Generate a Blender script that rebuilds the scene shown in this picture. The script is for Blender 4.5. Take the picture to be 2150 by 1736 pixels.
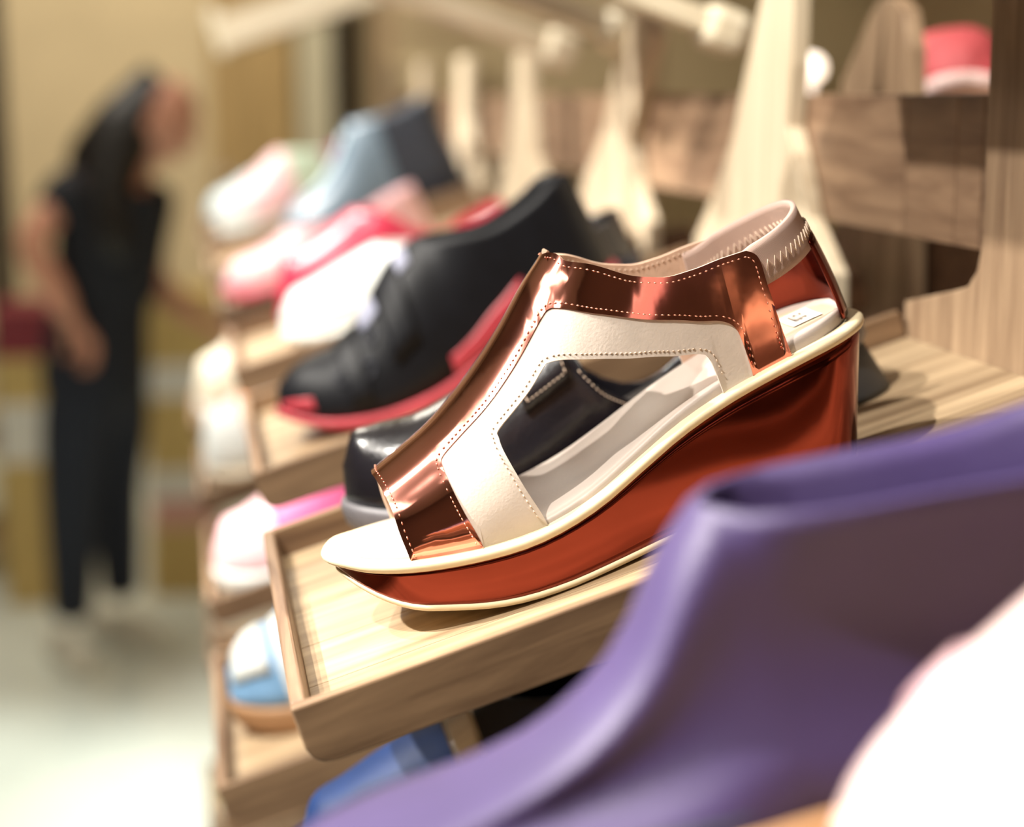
import bpy, bmesh, math, random
import numpy as np
from mathutils import Vector, Matrix
from mathutils.geometry import delaunay_2d_cdt
random.seed(7)
for o in list(bpy.data.objects):
    bpy.data.objects.remove(o, do_unlink=True)
scene = bpy.context.scene
COL = scene.collection

# ------------------------------------------------------------------ camera
PITCH = math.radians(10.464); YAW = math.radians(10.399)
cd = bpy.data.cameras.new('camera'); cam = bpy.data.objects.new('camera', cd); COL.objects.link(cam)
cam.location = (0, 0, 1.45)
cam.rotation_euler = (math.radians(90) - PITCH, 0, -YAW)
cd.sensor_fit = 'HORIZONTAL'; cd.lens = 50; cd.sensor_width = 50 * 2150 / 3617.0
cd.clip_start = 0.01; cd.clip_end = 60
cd.dof.use_dof = True; cd.dof.focus_distance = 0.70; cd.dof.aperture_fstop = 3.1
scene.camera = cam

# ------------------------------------------------------------------ world and light
w = bpy.data.worlds.new('world'); scene.world = w; w.use_nodes = True
w.node_tree.nodes['Background'].inputs[0].default_value = (1.0, 0.86, 0.70, 1)
w.node_tree.nodes['Background'].inputs[1].default_value = 0.05
vs = scene.view_settings
vs.view_transform = 'Standard'; vs.look = 'None'; vs.gamma = 1.0; vs.use_curve_mapping = False
vs.exposure = 0.66

def aim(o, tgt):
    d = Vector(tgt) - o.location
    o.rotation_euler = d.to_track_quat('-Z', 'Y').to_euler()
def spot(name, loc, tgt, power, angle, color=(1, .90, .76), size=.03, blend=.5):
    l = bpy.data.lights.new(name, 'SPOT'); l.energy = power; l.color = color
    l.spot_size = math.radians(angle); l.spot_blend = blend; l.shadow_soft_size = size
    o = bpy.data.objects.new(name, l); COL.objects.link(o); o.location = loc; aim(o, tgt); return o
def area(name, loc, tgt, power, sx, sy, color=(1, .92, .80)):
    l = bpy.data.lights.new(name, 'AREA'); l.energy = power; l.color = color
    l.shape = 'RECTANGLE'; l.size = sx; l.size_y = sy
    o = bpy.data.objects.new(name, l); COL.objects.link(o); o.location = loc; aim(o, tgt); return o
# track spots over the aisle, aimed at the display
WARM = (1, .945, .865)
spot('track_spot_near', (-1.10, 0.08, 2.93), (0.18, 0.72, 1.28), 170, 44, WARM, size=.022)
spot('track_spot_mid', (-1.38, 1.25, 2.88), (0.16, 0.80, 1.28), 135, 46, WARM, size=.022)
spot('track_spot_far', (-1.1, 1.75, 2.93), (0.17, 1.90, 1.2), 230, 44, WARM, size=.04)
spot('track_spot_end', (-1.1, 2.5, 2.93), (0.2, 3.0, 1.2), 240, 50, WARM, size=.04)
spot('track_spot_floor', (-0.8, 2.7, 2.93), (-0.85, 2.7, 0), 230, 58, color=(.95, 1.0, .95), size=.08, blend=.45)
spot('wall_washer', (-0.2, 5.7, 2.93), (0.2, 7.3, 1.5), 95, 110, color=(1, .90, .72), size=.1, blend=.8)
spot('wall_washer_side', (1.4, 3.2, 2.93), (2.6, 3.4, 1.4), 75, 110, color=(1, .90, .75), size=.1, blend=.8)
spot('purple_toe_fill', (-1.7, 0.85, 2.75), (0.02, 0.41, 1.27), 380, 20, WARM, size=.03)  # extra spot added to brighten the toe of the purple shoe
area('strap_highlight_fill', (-1.75, 0.5, 2.94), (-1.75, 0.5, 0), 9, 0.22, 2.6)  # added area light, laid out for a streak on the copper strap
area('toe_highlight_fill', (-1.05, -0.65, 2.94), (-1.05, -0.65, 0), 4, 0.3, 0.5)  # added area light for the glint on the sandal's toe strap
area('leather_highlight_fill', (0.0, 0.42, 2.94), (0.0, 0.42, 0), 17, 0.8, 0.8)  # added overhead light, put in for the sheen on the black leather
area('far_fill', (-0.6, 4.6, 2.94), (-0.6, 4.6, 0), 26, 0.6, 1.8)  # added soft fill for the far end of the aisle

# ------------------------------------------------------------------ materials
def new_mat(name):
    m = bpy.data.materials.new(name); m.use_nodes = True
    nt = m.node_tree; return m, nt, nt.nodes['Principled BSDF']
def srgb(h):
    c = [int(h[i:i+2], 16) / 255 for i in (0, 2, 4)]
    return tuple((x / 12.92 if x <= .04045 else ((x + .055) / 1.055) ** 2.4) for x in c)
def mat(name, col, rough=.5, metal=0.0, var=.12, scale=60, bump=0.0, bscale=300, sheen=0, coat=0, detail=4, stretch=None, spec=.5):
    """procedural surface: base colour broken up by noise, optional fine relief"""
    if isinstance(col, str): col = srgb(col)
    m, nt, b = new_mat(name)
    tc = nt.nodes.new('ShaderNodeTexCoord'); src = tc.outputs['Object']
    if stretch:
        mp = nt.nodes.new('ShaderNodeMapping'); mp.inputs['Scale'].default_value = stretch
        nt.links.new(src, mp.inputs['Vector']); src = mp.outputs['Vector']
    n = nt.nodes.new('ShaderNodeTexNoise'); n.inputs['Scale'].default_value = scale; n.inputs['Detail'].default_value = detail
    nt.links.new(src, n.inputs['Vector'])
    r = nt.nodes.new('ShaderNodeValToRGB')
    r.color_ramp.elements[0].position = .3; r.color_ramp.elements[1].position = .7
    r.color_ramp.elements[0].color = tuple(c * (1 - var) for c in col) + (1,)
    r.color_ramp.elements[1].color = tuple(min(1, c * (1 + var)) for c in col) + (1,)
    nt.links.new(n.outputs['Fac'], r.inputs['Fac']); nt.links.new(r.outputs['Color'], b.inputs['Base Color'])
    b.inputs['Roughness'].default_value = rough; b.inputs['Metallic'].default_value = metal
    b.inputs['Specular IOR Level'].default_value = spec
    if sheen: b.inputs['Sheen Weight'].default_value = sheen
    if coat: b.inputs['Coat Weight'].default_value = coat; b.inputs['Coat Roughness'].default_value = .08
    if bump:
        n2 = nt.nodes.new('ShaderNodeTexNoise'); n2.inputs['Scale'].default_value = bscale; n2.inputs['Detail'].default_value = 3
        nt.links.new(src, n2.inputs['Vector'])
        bp = nt.nodes.new('ShaderNodeBump'); bp.inputs['Strength'].default_value = bump; bp.inputs['Distance'].default_value = .001
        nt.links.new(n2.outputs['Fac'], bp.inputs['Height']); nt.links.new(bp.outputs['Normal'], b.inputs['Normal'])
    return m
def wood(name, dark, light, stretch, rough=.5, tone=.22):
    """streaky timber; stretch = (sx,sy,sz) with the small number along the grain; each board takes its own tone"""
    m, nt, b = new_mat(name); dark = srgb(dark); light = srgb(light)
    tc = nt.nodes.new('ShaderNodeTexCoord'); oi = nt.nodes.new('ShaderNodeObjectInfo')
    mp = nt.nodes.new('ShaderNodeMapping'); mp.inputs['Scale'].default_value = stretch
    nt.links.new(tc.outputs['Object'], mp.inputs['Vector'])
    ad = nt.nodes.new('ShaderNodeVectorMath'); ad.operation = 'ADD'
    mu = nt.nodes.new('ShaderNodeMath'); mu.operation = 'MULTIPLY'; mu.inputs[1].default_value = 37.0
    nt.links.new(oi.outputs['Random'], mu.inputs[0]); nt.links.new(mp.outputs['Vector'], ad.inputs[0]); nt.links.new(mu.outputs[0], ad.inputs[1])
    n = nt.nodes.new('ShaderNodeTexNoise'); n.inputs['Scale'].default_value = 1.0; n.inputs['Detail'].default_value = 7; n.inputs['Roughness'].default_value = .62
    n.inputs['Distortion'].default_value = .6
    nt.links.new(ad.outputs[0], n.inputs['Vector'])
    r = nt.nodes.new('ShaderNodeValToRGB'); e = r.color_ramp.elements
    e[0].position = .30; e[0].color = dark + (1,); e[1].position = .68; e[1].color = light + (1,)
    nt.links.new(n.outputs['Fac'], r.inputs['Fac'])
    mr = nt.nodes.new('ShaderNodeMapRange'); mr.inputs['To Min'].default_value = 1 - tone; mr.inputs['To Max'].default_value = 1 + tone * .6
    nt.links.new(oi.outputs['Random'], mr.inputs['Value'])
    mx = nt.nodes.new('ShaderNodeVectorMath'); mx.operation = 'SCALE'
    nt.links.new(r.outputs['Color'], mx.inputs[0]); nt.links.new(mr.outputs['Result'], mx.inputs['Scale'])
    nt.links.new(mx.outputs['Vector'], b.inputs['Base Color'])
    b.inputs['Roughness'].default_value = rough
    bp = nt.nodes.new('ShaderNodeBump'); bp.inputs['Strength'].default_value = .15; bp.inputs['Distance'].default_value = .0006
    nt.links.new(n.outputs['Fac'], bp.inputs['Height']); nt.links.new(bp.outputs['Normal'], b.inputs['Normal'])
    return m
M = {}
M['wood_u'] = wood('walnut_lengthwise', '6f553f', 'b89c7d', (5, 75, 75))
M['wood_v'] = wood('walnut_upright', '705641', 'b69b7d', (90, 70, 5), tone=.1)
M['wood_y'] = wood('walnut_along_rail', '664b38', 'a98b6f', (80, 7, 80), tone=.26)
M['wood_rim'] = wood('walnut_rim', '5c4431', '9c7f61', (5, 75, 75))
M['plank'] = wood('pale_walnut_plank', '80694f', 'bfa786', (4, 60, 60), tone=.16)
M['wood_v_lit'] = wood('walnut_upright_lit', 'bda98c', 'ddcfb5', (90, 70, 5), tone=.1)  # spot-lit posts: the strong light on them is put into a paler wood
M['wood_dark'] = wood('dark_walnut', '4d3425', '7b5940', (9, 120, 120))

# ------------------------------------------------------------------ helpers
def tag(o, label, cat, group=None, kind=None):
    o['label'] = label; o['category'] = cat
    if group: o['group'] = group
    if kind: o['kind'] = kind
    return o
def empty(name, loc=(0, 0, 0), rot=(0, 0, 0)):
    o = bpy.data.objects.new(name, None); o.empty_display_size = .02; COL.objects.link(o)
    o.location = loc; o.rotation_euler = rot; return o
def mesh(name, verts, faces, m, parent=None, smooth=True, solid=0, bevel=0, subsurf=0, merge=False, off=-1, autos=None):
    me = bpy.data.meshes.new(name); me.from_pydata([tuple(v) for v in verts], [], [tuple(f) for f in faces])
    bm = bmesh.new(); bm.from_mesh(me)
    if merge: bmesh.ops.remove_doubles(bm, verts=bm.verts, dist=1e-5)
    loose = [v for v in bm.verts if not v.link_faces]
    if loose: bmesh.ops.delete(bm, geom=loose, context='VERTS')
    bmesh.ops.recalc_face_normals(bm, faces=bm.faces)
    bm.to_mesh(me); bm.free(); me.update()
    if smooth: me.polygons.foreach_set('use_smooth', [True] * len(me.polygons))
    me.materials.append(m)
    o = bpy.data.objects.new(name, me); COL.objects.link(o)
    if parent: o.parent = parent
    if solid:
        s = o.modifiers.new('thickness', 'SOLIDIFY'); s.thickness = solid; s.offset = off
    if bevel:
        s = o.modifiers.new('bevel', 'BEVEL'); s.width = bevel; s.segments = 2; s.limit_method = 'ANGLE'
    if subsurf:
        s = o.modifiers.new('smooth', 'SUBSURF'); s.levels = subsurf; s.render_levels = subsurf
    return o
def box_vf(x0, x1, y0, y1, z0, z1):
    v = [(x, y, z) for x in (x0, x1) for y in (y0, y1) for z in (z0, z1)]
    f = [(0, 1, 3, 2), (4, 6, 7, 5), (0, 4, 5, 1), (2, 3, 7, 6), (0, 2, 6, 4), (1, 5, 7, 3)]
    return v, f
def box(name, x0, x1, y0, y1, z0, z1, m, parent=None, bevel=.001):
    v, f = box_vf(x0, x1, y0, y1, z0, z1)
    return mesh(name, v, f, m, parent, smooth=False, bevel=bevel)
def prism(name, poly, x0, x1, m, parent=None, bevel=.001):
    """poly in (y,z), extruded along x"""
    n = len(poly)
    v = [(x0, y, z) for y, z in poly] + [(x1, y, z) for y, z in poly]
    f = [tuple(range(n)), tuple(range(2 * n - 1, n - 1, -1))] + [(i, (i + 1) % n, n + (i + 1) % n, n + i) for i in range(n)]
    return mesh(name, v, f, m, parent, smooth=False, bevel=bevel)
def tube_vf(pts, r, sides=6, closed=False, base=0):
    pts = [Vector(p) for p in pts]; n = len(pts); v = []; f = []
    rr = r if hasattr(r, '__len__') else [r] * n
    up = Vector((0, 0, 1)); prev = None
    for i, p in enumerate(pts):
        t = (pts[min(i + 1, n - 1)] - pts[max(i - 1, 0)]).normalized()
        if prev is None:
            a = t.cross(up)
            if a.length < 1e-3: a = t.cross(Vector((1, 0, 0)))
        else: a = prev - t * prev.dot(t)
        a.normalize(); prev = a; b_ = t.cross(a)
        for k in range(sides):
            q = 2 * math.pi * k / sides
            v.append(p + (a * math.cos(q) + b_ * math.sin(q)) * rr[i])
    for i in range(n - 1):
        for k in range(sides):
            f.append((base + i * sides + k, base + i * sides + (k + 1) % sides, base + (i + 1) * sides + (k + 1) % sides, base + (i + 1) * sides + k))
    f.append(tuple(base + k for k in range(sides))); f.append(tuple(base + (n - 1) * sides + k for k in range(sides)))
    return v, f
def tube(name, pts, r, m, parent=None, sides=8):
    v, f = tube_vf(pts, r, sides); return mesh(name, v, f, m, parent)
def join_vf(parts):
    V = []; Fc = []
    for v, f in parts:
        b = len(V); V += list(v); Fc += [tuple(i + b for i in q) for q in f]
    return V, Fc
def spl(xs, ys):
    """smooth monotone-ish cubic through the points"""
    xs = np.array(xs, float); ys = np.array(ys, float)
    d = np.diff(ys) / np.diff(xs); m_ = np.zeros_like(ys)
    m_[1:-1] = (d[:-1] * np.diff(xs)[1:] + d[1:] * np.diff(xs)[:-1]) / (np.diff(xs)[1:] + np.diff(xs)[:-1])
    m_[0] = d[0]; m_[-1] = d[-1]
    def fn(x):
        x = min(max(float(x), xs[0]), xs[-1]); i = min(int(np.searchsorted(xs, x, 'right') - 1), len(xs) - 2)
        h = xs[i+1] - xs[i]; t = (x - xs[i]) / h
        return float((2*t**3-3*t**2+1)*ys[i] + (t**3-2*t**2+t)*h*m_[i] + (-2*t**3+3*t**2)*ys[i+1] + (t**3-t**2)*h*m_[i+1])
    return fn
def lerp(pts):
    xs = [p[0] for p in pts]; ys = [p[1] for p in pts]
    return lambda x: float(np.interp(x, xs, ys))
PLAN_K = [0, .005, .02, .06, .12, .2, .3, .42, .55, .7, .85, .92, .965, .99, 1]
PLAN_W = [0, .0075, .0165, .0275, .036, .0405, .043, .0405, .0345, .031, .0315, .029, .022, .0125, 0]
def plan(L, wm=.043, tip=1.0):
    ts = [math.acos(1 - 2 * k) / math.pi for k in PLAN_K]; s = wm / .043
    fn = spl(ts, [x * s for x in PLAN_W])
    def W(u):
        k = min(max(u / L, 0), 1)
        return max(0.0, fn(math.acos(1 - 2 * k) / math.pi)) * (1 - (1 - tip) * max(0, 1 - k / .3) ** 1.5)
    return W
def cosspace(a, b, n): return [a + (b - a) * (1 - math.cos(math.pi * i / n)) / 2 for i in range(n + 1)]
def ring(W, L, n=36, out=0.0, u0=0.0, u1=None, sc=1.0):
    """plan outline as closed list (u,w) near side first"""
    us = cosspace(0, L, n)
    near = [(u, -W(u) * sc) for u in us]; far = [(u, W(u) * sc) for u in reversed(us[1:-1])]
    pts = near + far; res = []
    N = len(pts)
    for i, p in enumerate(pts):
        a = Vector(pts[i - 1]); c = Vector(pts[(i + 1) % N]); t = (c - a).normalized()
        nn = Vector((t.y, -t.x))
        res.append((p[0] + nn.x * out, p[1] + nn.y * out))
    return res
def loft(rings, capb=True, capt=True):
    n = len(rings[0]); v = [p for r in rings for p in r]; f = []
    for k in range(len(rings) - 1):
        for i in range(n): f.append((k*n+i, k*n+(i+1) % n, (k+1)*n+(i+1) % n, (k+1)*n+i))
    h = n // 2
    def cap(b):
        for i in range(0, h):
            q = [b + i, b + i + 1, b + (n - i - 1) % n, b + (n - i) % n]
            q2 = []
            for x in q:
                if x not in q2: q2.append(x)
            if len(q2) >= 3: f.append(tuple(q2))
    if capb: cap(0)
    if capt: cap((len(rings) - 1) * n)
    return v, f

TILT = math.radians(17.5); CT, ST = math.cos(TILT), math.sin(TILT)
X0, Z0 = 0.0327, 1.217                       # front edge of the upper tier's tray floor
def tier_point(tier, a, Y):
    x0, z0 = TIERS[tier]; dx = -0.0125 * max(0, Y - 1.3)
    return (x0 + dx + a * CT, Y, z0 + a * ST)
TIERS = {1: (X0, Z0), 2: (0.006, 1.023), 3: (0.012, 0.835), 4: (0.004, 0.62)}

# ------------------------------------------------------------------ room shell
def struct(o): o['kind'] = 'structure'; return o
M['floor'] = mat('polished_pale_floor', 'd5dcd2', rough=.22, var=.05, scale=3)
M['wall'] = mat('warm_plaster', 'd3c09c', rough=.8, var=.06, scale=4)
M['wall2'] = mat('tan_plaster', '6e5b49', rough=.85, var=.06, scale=4)
M['ceil'] = mat('ceiling_paint', 'd8cdb8', rough=.9, var=.03, scale=3)
struct(box('floor', -2.4, 3.0, -2.2, 7.4, -.06, 0, M['floor'], bevel=0))
struct(box('ceiling', -2.4, 3.0, -2.2, 7.4, 2.97, 3.03, M['ceil'], bevel=0))
struct(box('wall_back', -2.4, 3.0, 7.4, 7.46, 0, 3.0, M['wall'], bevel=0))
struct(box('wall_front', -2.4, 3.0, -2.26, -2.2, 0, 3.0, M['wall2'], bevel=0))
struct(box('wall_left', -2.46, -2.4, -2.2, 7.4, 0, 3.0, M['wall2'], bevel=0))
M['wall3'] = mat('beige_plaster', 'b39a7c', rough=.85, var=.06, scale=4)
struct(box('wall_right', 3.0, 3.06, -2.2, 7.4, 0, 3.0, M['wall3'], bevel=0))

# ------------------------------------------------------------------ tilted wooden trays
TW = .263; TL = .3547
def make_tray(name, loc):
    t = empty(name, loc, (0, -TILT, 0))
    h = TW / 2; r = .006; n = 5; pw = (TW - 2 * r) / n
    v, f = box_vf(.006, TL, -pw / 2 + .0002, pw / 2 - .0002, -.008, 0)
    first = None
    for i in range(n):
        if first is None:
            o = mesh('plank', v, f, M['plank'], t, smooth=False, bevel=.0004); first = o
        else:
            o = first.copy(); COL.objects.link(o); o.parent = t
        o.location = (0, -h + r + pw * (i + .5), 0)
    # front rim with small rounded ends, then two side rims
    v, f = box_vf(0, .006, -h + r + .0001, h - r - .0001, -.0035, .0145)
    mesh('front_rim', v, f, M['wood_y'], t, smooth=False, bevel=.0012)
    prof = [(0, .0145), (TL, .0145), (TL, -.0105), (.010, -.0105), (.005, -.0095), (.0015, -.0065), (0, -.002)]
    for s in (-1, 1):
        ya, yb = (s * h, s * (h - r))
        vv = [(x, ya, z) for x, z in prof] + [(x, yb, z) for x, z in prof]; n_ = len(prof)
        ff = [tuple(range(n_)), tuple(range(2*n_-1, n_-1, -1))] + [(i, (i+1) % n_, n_+(i+1) % n_, n_+i) for i in range(n_)]
        mesh('side_rim', vv, ff, M['wood_rim'], t, smooth=False, bevel=.001)
    v, f = box_vf(TL - .12, TL + .075, -.02, .02, -.042, -.0135)
    mesh('support_bracket', v, f, M['wood_dark'], t, smooth=False, bevel=.001)
    return t
def copy_tree(o, parent=None):
    c = o.copy(); COL.objects.link(c); c.parent = parent
    for ch in o.children: copy_tree(ch, c)
    return c
TRAY_Y = {0: .36, 1: .7314, 2: 1.132, 3: 1.532, 4: 1.932, 5: 2.332, 6: 2.732, 7: 3.132}
TRAY_LABELS = {
 (1, 0): 'tilted wooden tray under the purple suede shoe in front',
 (1, 1): 'tilted wooden tray holding the copper wedge sandal',
 (1, 2): 'tilted wooden tray holding the black peep-toe bootie with red sole',
 (1, 3): 'tilted wooden tray holding the white slip-on shoe',
 (1, 4): 'tilted wooden tray holding the pale pink flat shoe with rose edge',
 (1, 5): 'tilted wooden tray holding the grey ankle boot',
 (1, 6): 'tilted wooden tray holding the pink and white sneaker',
 (1, 7): 'tilted wooden tray holding the pale blue flat at the far end',
 (2, 1): 'lower wooden tray holding the navy blue shoe with silver buckle',
 (2, 2): 'lower wooden tray holding the blue and white sneaker',
 (2, 3): 'lower wooden tray holding the bright pink flat with pale toe',
 (2, 4): 'lower wooden tray holding the white shoe with orange band',
 (2, 5): 'lower wooden tray holding the cream flat shoe',
 (3, 2): 'bottom-edge wooden tray holding the rose pink pump',
 (3, 3): 'low wooden tray holding the white canvas shoe below the pink flat',
 (3, 4): 'low wooden tray holding the ivory loafer',
 (4, 4): 'lowest wooden tray holding the pale gold shoe',
}
proto = None
for (tier, k), lab in TRAY_LABELS.items():
    loc = tier_point(tier, 0, TRAY_Y[k])
    if proto is None: proto = t = make_tray('display_tray', loc)
    else: t = copy_tree(proto); t.location = loc
    tag(t, lab, 'display tray', 'tilted wooden display trays')

# upright back posts with a flared foot, in the plane behind the trays (y,z outlines)
XB = .3715
def post(label, poly, x0=XB, th=.012, m=None, name='back_post', group='upright wooden posts behind the trays'):
    cy = sum(p[0] for p in poly) / len(poly)
    z0 = min(p[1] for p in poly)
    o = prism(name, [(y - cy, z - z0) for y, z in poly], 0, th, m or M['wood_v'], bevel=.0012)
    o.location = (x0, cy, z0); tag(o, label, 'post', group); return o
def arc(cy, cz, r, a0, a1, n=6): return [(cy + r * math.cos(math.radians(a0 + (a1 - a0) * i / n)), cz + r * math.sin(math.radians(a0 + (a1 - a0) * i / n))) for i in range(n + 1)]
zb = Z0 + .3387 * math.tan(TILT) - .012
c1 = TRAY_Y[1]
post('brown wooden post with curved foot at the back of the sandal tray',
     [(c1 - .1315, zb), (c1 + .1315, zb), (.8629, 1.342), (.800, 1.355), (.788, 1.358), (.779, 1.366), (.774, 1.381), (.776, 1.47), (.778, 1.78), (.684, 1.78), (.686, 1.47), (.688, 1.381), (.683, 1.366), (.674, 1.358), (.600, 1.342)])
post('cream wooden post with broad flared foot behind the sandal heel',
     [(.972, zb), (1.262, zb), (1.258, 1.345), (1.213, 1.380), (1.172, 1.421), (1.143, 1.471), (1.118, 1.511), (1.10, 1.60), (1.095, 1.78), (1.05, 1.78), (1.055, 1.55), (1.053, 1.469), (1.058, 1.430), (1.036, 1.402), (1.019, 1.376), (.974, 1.345)], m=M['wood_v_lit'])
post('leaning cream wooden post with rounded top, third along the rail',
     [(1.40, zb), (1.70, zb), (1.690, 1.319), (1.640, 1.37), (1.600, 1.394), (1.555, 1.424), (1.525, 1.466), (1.487, 1.505)] + [(1.47, 1.515), (1.445, 1.521), (1.42, 1.519), (1.40, 1.510), (1.392, 1.497)] + [(1.44, 1.446), (1.47, 1.405), (1.44, 1.371), (1.402, 1.345)], m=M['wood_v_lit'])
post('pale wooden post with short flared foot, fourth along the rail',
     [(1.80, zb), (2.13, zb), (2.12, 1.333), (2.06, 1.375), (2.02, 1.45), (2.01, 1.50), (1.93, 1.50), (1.925, 1.45), (1.90, 1.382), (1.81, 1.342)], m=M['wood_v_lit'])
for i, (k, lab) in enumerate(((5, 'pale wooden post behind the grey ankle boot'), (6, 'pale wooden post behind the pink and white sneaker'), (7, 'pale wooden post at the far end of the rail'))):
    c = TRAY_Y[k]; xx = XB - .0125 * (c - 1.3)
    post(lab, [(c - .13, zb), (c + .13, zb), (c + .128, 1.342), (c + .07, 1.365), (c + .045, 1.42), (c + .045, 1.50), (c - .045, 1.50), (c - .045, 1.42), (c - .07, 1.365), (c - .128, 1.342)], x0=xx, m=M['wood_v_lit'])
# posts of the other face of the double-sided stand, seen through the gaps
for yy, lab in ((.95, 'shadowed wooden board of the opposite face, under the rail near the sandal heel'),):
    post(lab, [(yy - .02, 1.20), (yy + .36, 1.20), (yy + .36, 1.345), (yy + .25, 1.352), (yy + .19, 1.375), (yy + .03, 1.375), (yy + .02, 1.35), (yy - .02, 1.33)], x0=.47, m=M['wood_dark'], group='boards of the opposite display face')  # shade in the opening is put into the dark wood colour
post('rounded cream post of the opposite face standing above the rail', [(1.04, 1.28), (1.18, 1.28), (1.175, 1.46), (1.15, 1.482), (1.125, 1.505), (1.11, 1.513), (1.09, 1.513), (1.07, 1.503), (1.06, 1.48)], x0=.452, group='boards of the opposite display face')

# horizontal rail of blocks behind the posts
rail = empty('back_rail', (XB + .013, .5, 1.374))
tag(rail, 'long horizontal wooden rail of glued blocks behind the posts', 'rail')
yb = 0.0; cuts = [0, .20, .305, .335, .40, .62, .70, .83, .95, 1.02, 1.18, 1.31, 1.44, 1.60, 1.75, 1.95, 2.15, 2.35, 2.6, 2.8]
for a, b_ in zip(cuts[:-1], cuts[1:]):
    v, f = box_vf(0, .018, -(b_ - a) / 2 + .0003, (b_ - a) / 2 - .0003, 0, .0765)
    o = mesh('block', v, f, M['wood_y'], rail, smooth=False, bevel=.0006); o.location = (0, (a + b_) / 2, 0)

# sloping arms and boards of the canopy above the rail
M['arm'] = wood('pale_ash', 'd3c3a4', 'f0e8d2', (9, 120, 120), tone=.08)
canopy = empty('canopy_frame', (XB + .012, 1.2, 1.48))
tag(canopy, 'cream sloping arms and brown boards of the canopy above the rail, one added for shade', 'canopy')
def arm(Y, za, xf, th=.016, wd=.03):
    l = (XB - xf) / math.cos(math.radians(19)); n = 5
    v, f = box_vf(.012, l, -wd / 2, wd / 2, -th / 2, th / 2)
    o = mesh('arm', v, f, M['arm'], canopy, smooth=False, bevel=.002)
    o.location = (0, Y - 1.2, za - 1.48); o.rotation_euler = (0, math.radians(199), 0)
    v, f = box_vf(-.004, .03, -wd / 2 - .005, wd / 2 + .005, -th / 2 - .006, th / 2 + .008)
    mesh('end_block', v, f, M['arm'], o, smooth=False, bevel=.008)
arm(1.20, 1.492, .12); arm(1.50, 1.500, .10, th=.02); arm(1.76, 1.492, .08, th=.024)
def canopy_board(y0, y1, xa, xb_, za, m):
    l = (xb_ - xa) / math.cos(math.radians(19)); h = (y1 - y0) / 2; n = 3
    for i in range(n):
        v, f = box_vf(i * l / n + .0004, (i + 1) * l / n - .0004, -h, h, -.018, -.010)
        o = mesh('board', v, f, m, canopy, smooth=False, bevel=.0006)
        o.location = (xb_ - XB - .012, (y0 + y1) / 2 - 1.2, za - 1.48); o.rotation_euler = (0, math.radians(199), 0)
canopy_board(.38, .94, .175, XB, 1.507, M['wood_dark'])  # out-of-view board, added and sized to shade the top of the near post
canopy_board(1.225, 1.47, .20, XB, 1.522, M['wood_dark'])

# upper tray seen from below, far along the stand
ut = empty('upper_tray', (.052, 3.13, 1.548), (0, -TILT, 0))
tag(ut, 'cream-edged upper tray with brown underside at top left of the stand', 'display tray', 'tilted wooden display trays')
for i in range(4):
    v, f = box_vf(.01, .36, -.13 + i * .065 + .0004, -.065 + i * .065 - .0004, -.012, 0); mesh('plank', v, f, M['wood_u'], ut, smooth=False, bevel=.0006)
v, f = box_vf(-.006, .01, -.135, .135, -.03, .05); mesh('front_rim', v, f, M['arm'], ut, smooth=False, bevel=.003)
for s in (-1, 1):
    v, f = box_vf(.0105, .36, s * .1355 - .006, s * .1355 + .006, -.025, .030); mesh('side_rim', v, f, M['arm'], ut, smooth=False, bevel=.002)

# plain carcass that carries the trays
box_c = box('stand_carcass', XB + .04, XB + .06, .2, 3.4, 0.10, 1.20, M['wood_dark'], bevel=.002)
tag(box_c, 'dark wooden central panel carrying the lower trays', 'display stand')

# ------------------------------------------------------------------ copper wedge sandal
M['copper'] = mat('copper_mirror_leather', (.76, .31, .245), rough=.09, metal=1.0, var=.03, scale=40, bump=.10, bscale=45)
M['copper_wedge'] = mat('copper_lacquer_wedge', (.175, .034, .022), rough=.13, metal=1.0, var=.06, scale=30)
M['cream_suede'] = mat('cream_nubuck', 'cfc3b7', rough=.75, var=.05, scale=90, bump=.12, bscale=900, sheen=.2)
M['lining'] = mat('beige_lining_leather', 'cfae97', rough=.6, var=.08, scale=120, bump=.5, bscale=260)
M['welt'] = mat('cream_rubber_welt', 'd8c8a6', rough=.38, var=.03, scale=50)
M['footbed'] = mat('pale_leather_footbed', 'b3a79e', rough=.42, var=.04, scale=60, bump=.08, bscale=700)
M['pad'] = mat('ivory_heel_pad', 'b9a993', rough=.55, var=.03, scale=60)
M['elastic'] = None
m, nt, b = new_mat('beige_ribbed_elastic')
uvn = nt.nodes.new('ShaderNodeUVMap'); wv = nt.nodes.new('ShaderNodeTexWave'); wv.inputs['Scale'].default_value = 26
wv.bands_direction = 'X'; nt.links.new(uvn.outputs['UV'], wv.inputs['Vector'])
rr_ = nt.nodes.new('ShaderNodeValToRGB'); rr_.color_ramp.elements[0].color = srgb('b9988a') + (1,); rr_.color_ramp.elements[1].color = srgb('d9c0b3') + (1,)
nt.links.new(wv.outputs['Fac'], rr_.inputs['Fac']); nt.links.new(rr_.outputs['Color'], b.inputs['Base Color']); b.inputs['Roughness'].default_value = .7
bp = nt.nodes.new('ShaderNodeBump'); bp.inputs['Strength'].default_value = .5; bp.inputs['Distance'].default_value = .0006
nt.links.new(wv.outputs['Fac'], bp.inputs['Height']); nt.links.new(bp.outputs['Normal'], b.inputs['Normal'])
M['elastic'] = m
M['thread'] = mat('pale_thread', 'd8bfa8', rough=.6, var=.05)
M['thread_copper'] = mat('copper_thread', 'e0a58c', rough=.3, metal=.6, var=.05)
M['ink'] = mat('brown_ink', '4a3428', rough=.6, var=.1)

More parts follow.
